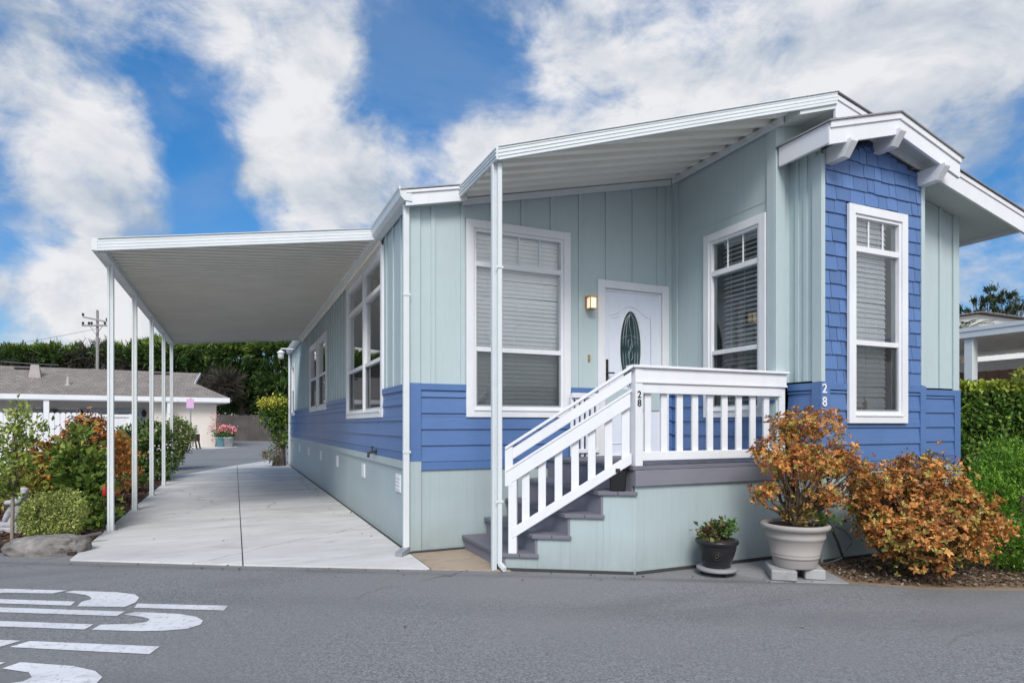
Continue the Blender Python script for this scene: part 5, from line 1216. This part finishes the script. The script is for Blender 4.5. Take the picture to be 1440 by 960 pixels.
# utility pole
up = at(137, 47); u = thing('utility_pole', 'wooden utility pole with two cross arms behind the bungalow', 'utility pole', (up.x,up.y,0)); ux = frame((up.x,up.y,0), sd_, fd)
zt_ = at(137,47,436).z
mb = MB(ux); mb.tube([(0,0,0),(0,0,zt_)], [.14,.09], 10); mb.build('pole', M['wood_pole'], u)
z1_, z2_ = at(137,47,449).z, at(137,47,458).z
mb = MB(ux); mb.bar((-1.0,.13,z1_+.16),(.85,.13,z1_-.22),.10,.12); mb.build('cross_arm', M['wood_pole'], u)
mb = MB(ux); mb.bar((-1.08,.13,z2_),(.78,.13,z2_),.10,.12); mb.tube([(-.5,.14,z2_),(0,.14,z2_-.7),(.5,.14,z2_)], .025, 5); mb.build('cross_arm', M['wood_pole'], u)
for x, z in ((-1.0,z1_+.17),(.8,z1_-.2),(-1.0,z2_),(-.55,z2_),(-.35,z2_),(.65,z2_)):
    mb = MB(ux); mb.lathe([(.03,.05),(.07,.1),(.09,.2),(.05,.28),(0,.3)], (x,.13,z), 8); mb.build('insulator', M['iron'], u)
mb = MB(); a, b = at(-140,38,486), at(82,46,513); mb.tube([a.lerp(b, i/12) - Vector((0,0,.25*math.sin(PI*i/12))) for i in range(13)], .022, 5); tag(mb.build('power_cable', M['alumg']), 'pale overhead cable sagging in front of the tree row', 'cable')
mb = MB(); a, b = at(-220,40,500), at(137,47,462); mb.tube([a.lerp(b, i/12) - Vector((0,0,.5*math.sin(PI*i/12))) for i in range(13)], .012, 5); tag(mb.build('power_cable', M['iron']), 'thin dark cable running from the utility pole cross arm', 'cable')

# ================================================================== NEIGHBOUR RIGHT
nr = thing('neighbour_carport', 'white flat roofed carport with a brown board wall behind the hedge', 'carport', (11.2,0,0))
mb = MB(); XP = 11.2
mb.box(XP-.03,XP,-9,4.5,2.96,3.14); mb.box(XP-.045,XP-.0301,-9,4.5,3.08,3.155); mb.build('fascia', M['alum'], nr)
mb = MB()
for i in range(60): y = -9+i*.225; mb.box(XP+.001,XP+4.2,y,y+.17,3.0,3.035)
mb.box(XP+.001,XP+4.2,-9,4.5,3.0355,3.06); mb.build('roof_panel', M['panel'], nr)
mb = MB(); q = at(1359, 11.9); mb.box(XP+.02,XP+.18,q.y-.08,q.y+.08,0,2.99); mb.build('post', M['alum'], nr, .01)
mb = MB(); mb.box(XP+4.0,XP+4.05,-9,9,0,2.62)
for i in range(64): mb.box(XP+3.97,XP+3.9995,-9+i*.28,-9+i*.28+.05,0,2.6199)
mb.build('back_wall', M['brown'], nr)
mb = MB(); mb.box(XP+3.9,XP+3.99,-9,9,2.6205,2.85); mb.build('header', M['panel'], nr)
ng = thing('neighbour_home', 'pale grey gable end of a home rising over the white carport', 'house', (17,9,0))
ga = at(1375, 24, 440); gdir = sd_
gx = frame((ga.x,ga.y,0), sd_, fd); zr_ = ga.z
mb = MB(gx); mb.poly([(-5,0,0),(9,0,0),(9,0,zr_-1.25),(0,0,zr_-.05),(-5,0,zr_-.75)]); mb.box(-5,9,.001,.03,zr_-1.05,zr_-1.0); mb.build('gable_wall', M['ngrey'], ng)
mb = MB(gx)
mb.hexa([(-.0,-8,zr_+.0),(9.5,-8,zr_-1.30),(9.5,.25,zr_-1.30),(0,.25,zr_+.0),(0,-8,zr_+.035),(9.5,-8,zr_-1.265),(9.5,.25,zr_-1.265),(0,.25,zr_+.035)])
mb.hexa([(-5.5,-8,zr_-.80),(0,-8,zr_+.0),(0,.25,zr_+.0),(-5.5,.25,zr_-.80),(-5.5,-8,zr_-.765),(0,-8,zr_+.035),(0,.25,zr_+.035),(-5.5,.25,zr_-.765)])
mb.build('roof', M['nb_roof'], ng)
# small palm tuft above carport roof
c = at(1352, 19); pm = thing('fern_tuft', 'dark feathery fronds between the home and the neighbouring carport roof', 'plant', (c.x,c.y,0))
mb = MB(); mb.tube([(c.x,c.y,0),(c.x,c.y,at(1352,19,466).z)], [.14,.10], 8); mb.build('trunk', M['bark'], pm)
P = []; D = []; base = at(1352,19,468)
for k in range(16):
    a = 2*PI*k/16 + random.random()*.3; el = random.uniform(.0,.9); dv = Vector((math.cos(a)*math.cos(el), math.sin(a)*math.cos(el), math.sin(el)))
    for j in range(22):
        f = j/21; q = base + dv*f*.95 - Vector((0,0,.35*f*f)); sdv = dv.cross(Vector((0,0,1))).normalized()
        for sg_ in (-1,1): P.append(q); D.append(dv*.7 + sdv*sg_*.8)
P = np.array(P); D = np.array(D); leaf_mesh('fronds', P, D, unit(len(P))*.2+np.array([0,0,1]), .22, .03, pick([(2,(.04,.07,.03)),(1,(.06,.10,.03))], len(P)), M['leaf'], pm)
DT = 62
lay = [cb(1395,411,DT,.5,.18), cb(1398,420,DT,1.0,.22), cb(1378,428,DT,1.1,.2), cb(1424,412,DT,.6,.16), cb(1428,422,DT,.9,.2), cb(1362,437,DT,1.2,.2), cb(1400,436,DT,1.7,.3), cb(1440,435,DT,1.0,.25), cb(1352,444,DT,1.0,.2), cb(1455,428,DT,.7,.2), cb(1445,447,DT,1.4,.35), cb(1385,446,DT,1.8,.35)]
_c, _t = CYP, CYT; CYP = [(4,(.03,.05,.022)),(3,(.02,.034,.016)),(1.5,(.05,.07,.03))]; CYT = [(2,(.06,.085,.035)),(2,(.035,.055,.022))]
cypress('dark layered conifer rising behind the right neighbour', 1395, DT, 12, lay, 1500, 9, name='conifer_tree', group=None)
CYP, CYT = _c, _t
# litter along the road edge and driveway
pts = [Vector((*uv(random.uniform(-7,6.5), -.70-abs(random.gauss(0,.12))), .004)) for _ in range(90)] + [Vector((random.uniform(-3.0,-1.6) if random.random() < .6 else random.uniform(-.5,-.05), random.uniform(.8,9), .018)) for _ in range(50)] + [Vector((random.uniform(-4,7), random.uniform(-5,-2), .003)) for _ in range(26)]
P = np.array(pts); n = len(P); sz = RNG.uniform(.4,1.3,n); D = unit(n); D[:,2] = np.abs(D[:,2])*.2
tag(leaf_mesh('fallen_leaves', P, D, unit(n)*.4+np.array([0,0,1]), .03*sz, .016*sz, pick([(3,(.16,.09,.05)),(2,(.09,.06,.04)),(1,(.25,.18,.1)),(.6,(.4,.4,.4))], n, .3), M['chip']), 'scattered dry leaf bits along the road edge and driveway', None, None, 'stuff')
# ================================================================== SKY, SUN, CAMERA
w = bpy.data.worlds.new('World'); S.world = w; w.use_nodes = True; t = w.node_tree; t.nodes.clear()
SUN_EL, SUN_AZ = R(43), R(203)     # azimuth measured clockwise from +Y
nd = lambda typ, **k: (lambda x: ([setattr(x, a, b) for a, b in k.items()], x)[1])(t.nodes.new(typ))
sky = nd('ShaderNodeTexSky', sky_type='NISHITA', sun_disc=False, sun_elevation=SUN_EL, sun_rotation=SUN_AZ, air_density=1.0, dust_density=.25, ozone_density=3.0)
tcw = nd('ShaderNodeTexCoord'); sepx = nd('ShaderNodeSeparateXYZ'); t.links.new(tcw.outputs['Generated'], sepx.inputs[0])
def math_(op, a, b=None, c=None, clamp=False):
    m_ = nd('ShaderNodeMath', operation=op); m_.use_clamp = clamp
    for i, v in enumerate((a, b, c)):
        if v is None: continue
        if isinstance(v, (int, float)): m_.inputs[i].default_value = v
        else: t.links.new(v, m_.inputs[i])
    return m_.outputs[0]
zc = math_('ADD', math_('MAXIMUM', sepx.outputs[2], 0.0), .22)
comb = nd('ShaderNodeCombineXYZ'); rsc = math_('ADD', math_('MULTIPLY', sepx.outputs[2], -.35), 1.0)
t.links.new(math_('MULTIPLY', sepx.outputs[0], rsc), comb.inputs[0]); t.links.new(math_('MULTIPLY', sepx.outputs[1], rsc), comb.inputs[1]); t.links.new(math_('MULTIPLY', sepx.outputs[2], 1.25), comb.inputs[2])
def wnoise(scale, det, rough, off=(0,0,0), dist=0.0):
    mp = nd('ShaderNodeMapping'); mp.inputs['Location'].default_value = off; t.links.new(comb.outputs[0], mp.inputs[0])
    n_ = nd('ShaderNodeTexNoise'); n_.inputs['Scale'].default_value = scale; n_.inputs['Detail'].default_value = det; n_.inputs['Roughness'].default_value = rough; n_.inputs['Distortion'].default_value = dist
    t.links.new(mp.outputs[0], n_.inputs['Vector']); return n_.outputs['Fac']
dens = math_('ADD', math_('ADD', math_('MULTIPLY', math_('SUBTRACT', wnoise(4.2, 10, .60, (3.1,1.7,0), .5), .5), 1.5), math_('MULTIPLY', math_('SUBTRACT', wnoise(13.0, 8, .62, (1,8,2), .4), .5), .7)), -.10)
# cloud banks where the photograph has them: (pixel x, y, angular radius, weight)
def pdir(px, py):
    v = Vector(((px-CX)/F, 1.0, (HZ-py)/F)); x = v.x*math.cos(YAW)+v.y*math.sin(YAW); y = -v.x*math.sin(YAW)+v.y*math.cos(YAW); return Vector((x, y, v.z)).normalized()
BANKS = [(110,45,.14,.24),(30,110,.08,.15),(980,60,.22,.42),(830,120,.12,.30),(1200,100,.22,.45),(1330,60,.14,.35),(640,220,.085,.75),(720,215,.08,.6),(580,240,.05,.4),(800,30,.08,.15),
         (410,90,.09,.36),(430,200,.10,.38),(480,270,.09,.35),(340,30,.08,.18),(400,290,.09,.25),(110,225,.09,.34),(195,265,.07,.28),(30,190,.08,.18),(60,390,.12,.45),(150,400,.10,.45),(90,460,.12,.35),
         (1400,300,.09,.20),(1420,380,.1,.25),(470,20,.06,.15),(200,60,.15,.06),
         (250,200,.07,-.40),(290,290,.08,-.35),(590,110,.07,-.45),(650,60,.06,-.35),(560,40,.05,-.25),(250,120,.07,-.2),(1425,170,.07,-.40),(710,130,.04,-.35),(60,320,.05,-.40),(170,320,.05,-.2),(545,190,.04,-.3),(1400,230,.05,-.15),(10,470,.05,-.2)]
wn_ = nd('ShaderNodeTexNoise'); wn_.inputs['Scale'].default_value = 4.5; wn_.inputs['Detail'].default_value = 5; t.links.new(tcw.outputs['Generated'], wn_.inputs['Vector'])
w1_ = nd('ShaderNodeVectorMath', operation='SUBTRACT'); t.links.new(wn_.outputs['Color'], w1_.inputs[0]); w1_.inputs[1].default_value = (.5,.5,.5)
w2_ = nd('ShaderNodeVectorMath', operation='SCALE'); w2_.inputs[3].default_value = .30; t.links.new(w1_.outputs[0], w2_.inputs[0])
w3_ = nd('ShaderNodeVectorMath', operation='ADD'); t.links.new(tcw.outputs['Generated'], w3_.inputs[0]); t.links.new(w2_.outputs[0], w3_.inputs[1])
acc = dens
FILL_BANKS = [(Vector((math.sin(SUN_AZ)*math.cos(SUN_EL), math.cos(SUN_AZ)*math.cos(SUN_EL), math.sin(SUN_EL))), .8, .45), (Vector((-.35,-.9,.15)).normalized(), .7, .5), (Vector((-.95,-.2,.25)).normalized(), .45, .3), (Vector((.8,-.58,.22)).normalized(), .5, .75), (Vector((.4,-.9,.15)).normalized(), .5, .5)]  # unseen clouds behind the camera, added for fill light and window reflections
for d_, rad, wt in [(pdir(a, b), c, e_) for a, b, c, e_ in BANKS] + FILL_BANKS:
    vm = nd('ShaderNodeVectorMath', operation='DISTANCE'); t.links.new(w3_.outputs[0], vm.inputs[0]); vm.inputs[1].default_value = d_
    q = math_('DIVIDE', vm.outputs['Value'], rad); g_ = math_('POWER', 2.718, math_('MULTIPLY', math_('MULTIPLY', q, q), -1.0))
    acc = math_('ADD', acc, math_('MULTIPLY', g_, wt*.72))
mr = nd('ShaderNodeMapRange', interpolation_type='SMOOTHSTEP'); mr.inputs[1].default_value = -.10; mr.inputs[2].default_value = .40; acc2 = math_('ADD', acc, 0.0); t.links.new(acc2, mr.inputs[0])
hzm = nd('ShaderNodeMapRange', interpolation_type='SMOOTHSTEP'); hzm.inputs[1].default_value = .42; hzm.inputs[2].default_value = .68; hzm.inputs[4].default_value = .24
t.links.new(wnoise(2.6, 7, .6, (5,2,8), .6), hzm.inputs[0])
cov = math_('ADD', mr.outputs[0], math_('MULTIPLY', math_('SUBTRACT', 1.0, mr.outputs[0]), hzm.outputs[0]))
shade = nd('ShaderNodeValToRGB'); e = shade.color_ramp.elements; e[0].position = .40; e[0].color = (.42,.50,.61,1); e[1].position = .64; e[1].color = (.86,.865,.89,1)
shn = math_('ADD', math_('MULTIPLY', wnoise(6.0, 9, .6, (7,3,1), .3), .85), math_('MULTIPLY', math_('MINIMUM', acc, .4), .35)); t.links.new(shn, shade.inputs[0])
bg1 = nd('ShaderNodeBackground'); bg1.inputs[1].default_value = .16
hs = nd('ShaderNodeHueSaturation'); hs.inputs['Saturation'].default_value = 1.35; t.links.new(sky.outputs[0], hs.inputs['Color'])
hz = nd('ShaderNodeMix', data_type='RGBA', blend_type='MULTIPLY'); hz.inputs[0].default_value = 1.0; t.links.new(hs.outputs[0], hz.inputs[6])
hr = nd('ShaderNodeValToRGB'); he = hr.color_ramp.elements; he[0].position = 0.0; he[0].color = (.50,.53,.62,1); he[1].position = .5; he[1].color = (.95,1.0,1.0,1); t.links.new(sepx.outputs[2], hr.inputs[0]); t.links.new(hr.outputs[0], hz.inputs[7])
t.links.new(hz.outputs[2], bg1.inputs[0])
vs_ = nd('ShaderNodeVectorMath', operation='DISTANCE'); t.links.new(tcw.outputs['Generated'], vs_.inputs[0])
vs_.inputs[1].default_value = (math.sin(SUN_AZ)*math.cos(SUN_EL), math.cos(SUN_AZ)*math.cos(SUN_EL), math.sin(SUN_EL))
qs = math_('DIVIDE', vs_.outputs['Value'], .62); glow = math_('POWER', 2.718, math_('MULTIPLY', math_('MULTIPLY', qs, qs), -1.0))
bg2 = nd('ShaderNodeBackground'); t.links.new(math_('MULTIPLY_ADD', glow, 1.5, .98), bg2.inputs[1]); t.links.new(shade.outputs[0], bg2.inputs[0])  # clouds round the sun, out of view, brightened to add fill light
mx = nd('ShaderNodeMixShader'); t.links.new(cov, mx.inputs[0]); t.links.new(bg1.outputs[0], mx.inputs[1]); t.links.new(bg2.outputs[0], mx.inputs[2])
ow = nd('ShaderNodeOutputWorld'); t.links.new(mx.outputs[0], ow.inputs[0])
sl = bpy.data.lights.new('sun', 'SUN'); sl.energy = 2.65; sl.angle = R(22); sl.color = (1.0,.95,.88)
so_ = bpy.data.objects.new('sun', sl); C.objects.link(so_)
sdir = Vector((math.sin(SUN_AZ)*math.cos(SUN_EL), math.cos(SUN_AZ)*math.cos(SUN_EL), math.sin(SUN_EL)))
so_.rotation_euler = sdir.to_track_quat('Z', 'Y').to_euler(); so_.location = sdir*50
cam = bpy.data.cameras.new('camera'); co = bpy.data.objects.new('camera', cam); C.objects.link(co); S.camera = co
co.location = CAM; co.rotation_euler = (R(90), 0, -YAW); cam.sensor_width = 36; cam.lens = 36*F/1440; cam.shift_y = (HZ-480)/1440; cam.clip_end = 3000; cam.clip_start = .05
S.view_settings.view_transform = 'Standard'; S.view_settings.look = 'None'; S.view_settings.exposure = 0; S.view_settings.gamma = 1
S.cycles.max_bounces = 8; S.cycles.transparent_max_bounces = 16; S.cycles.use_denoising = True
S.render.resolution_x = 1024; S.render.resolution_y = 682
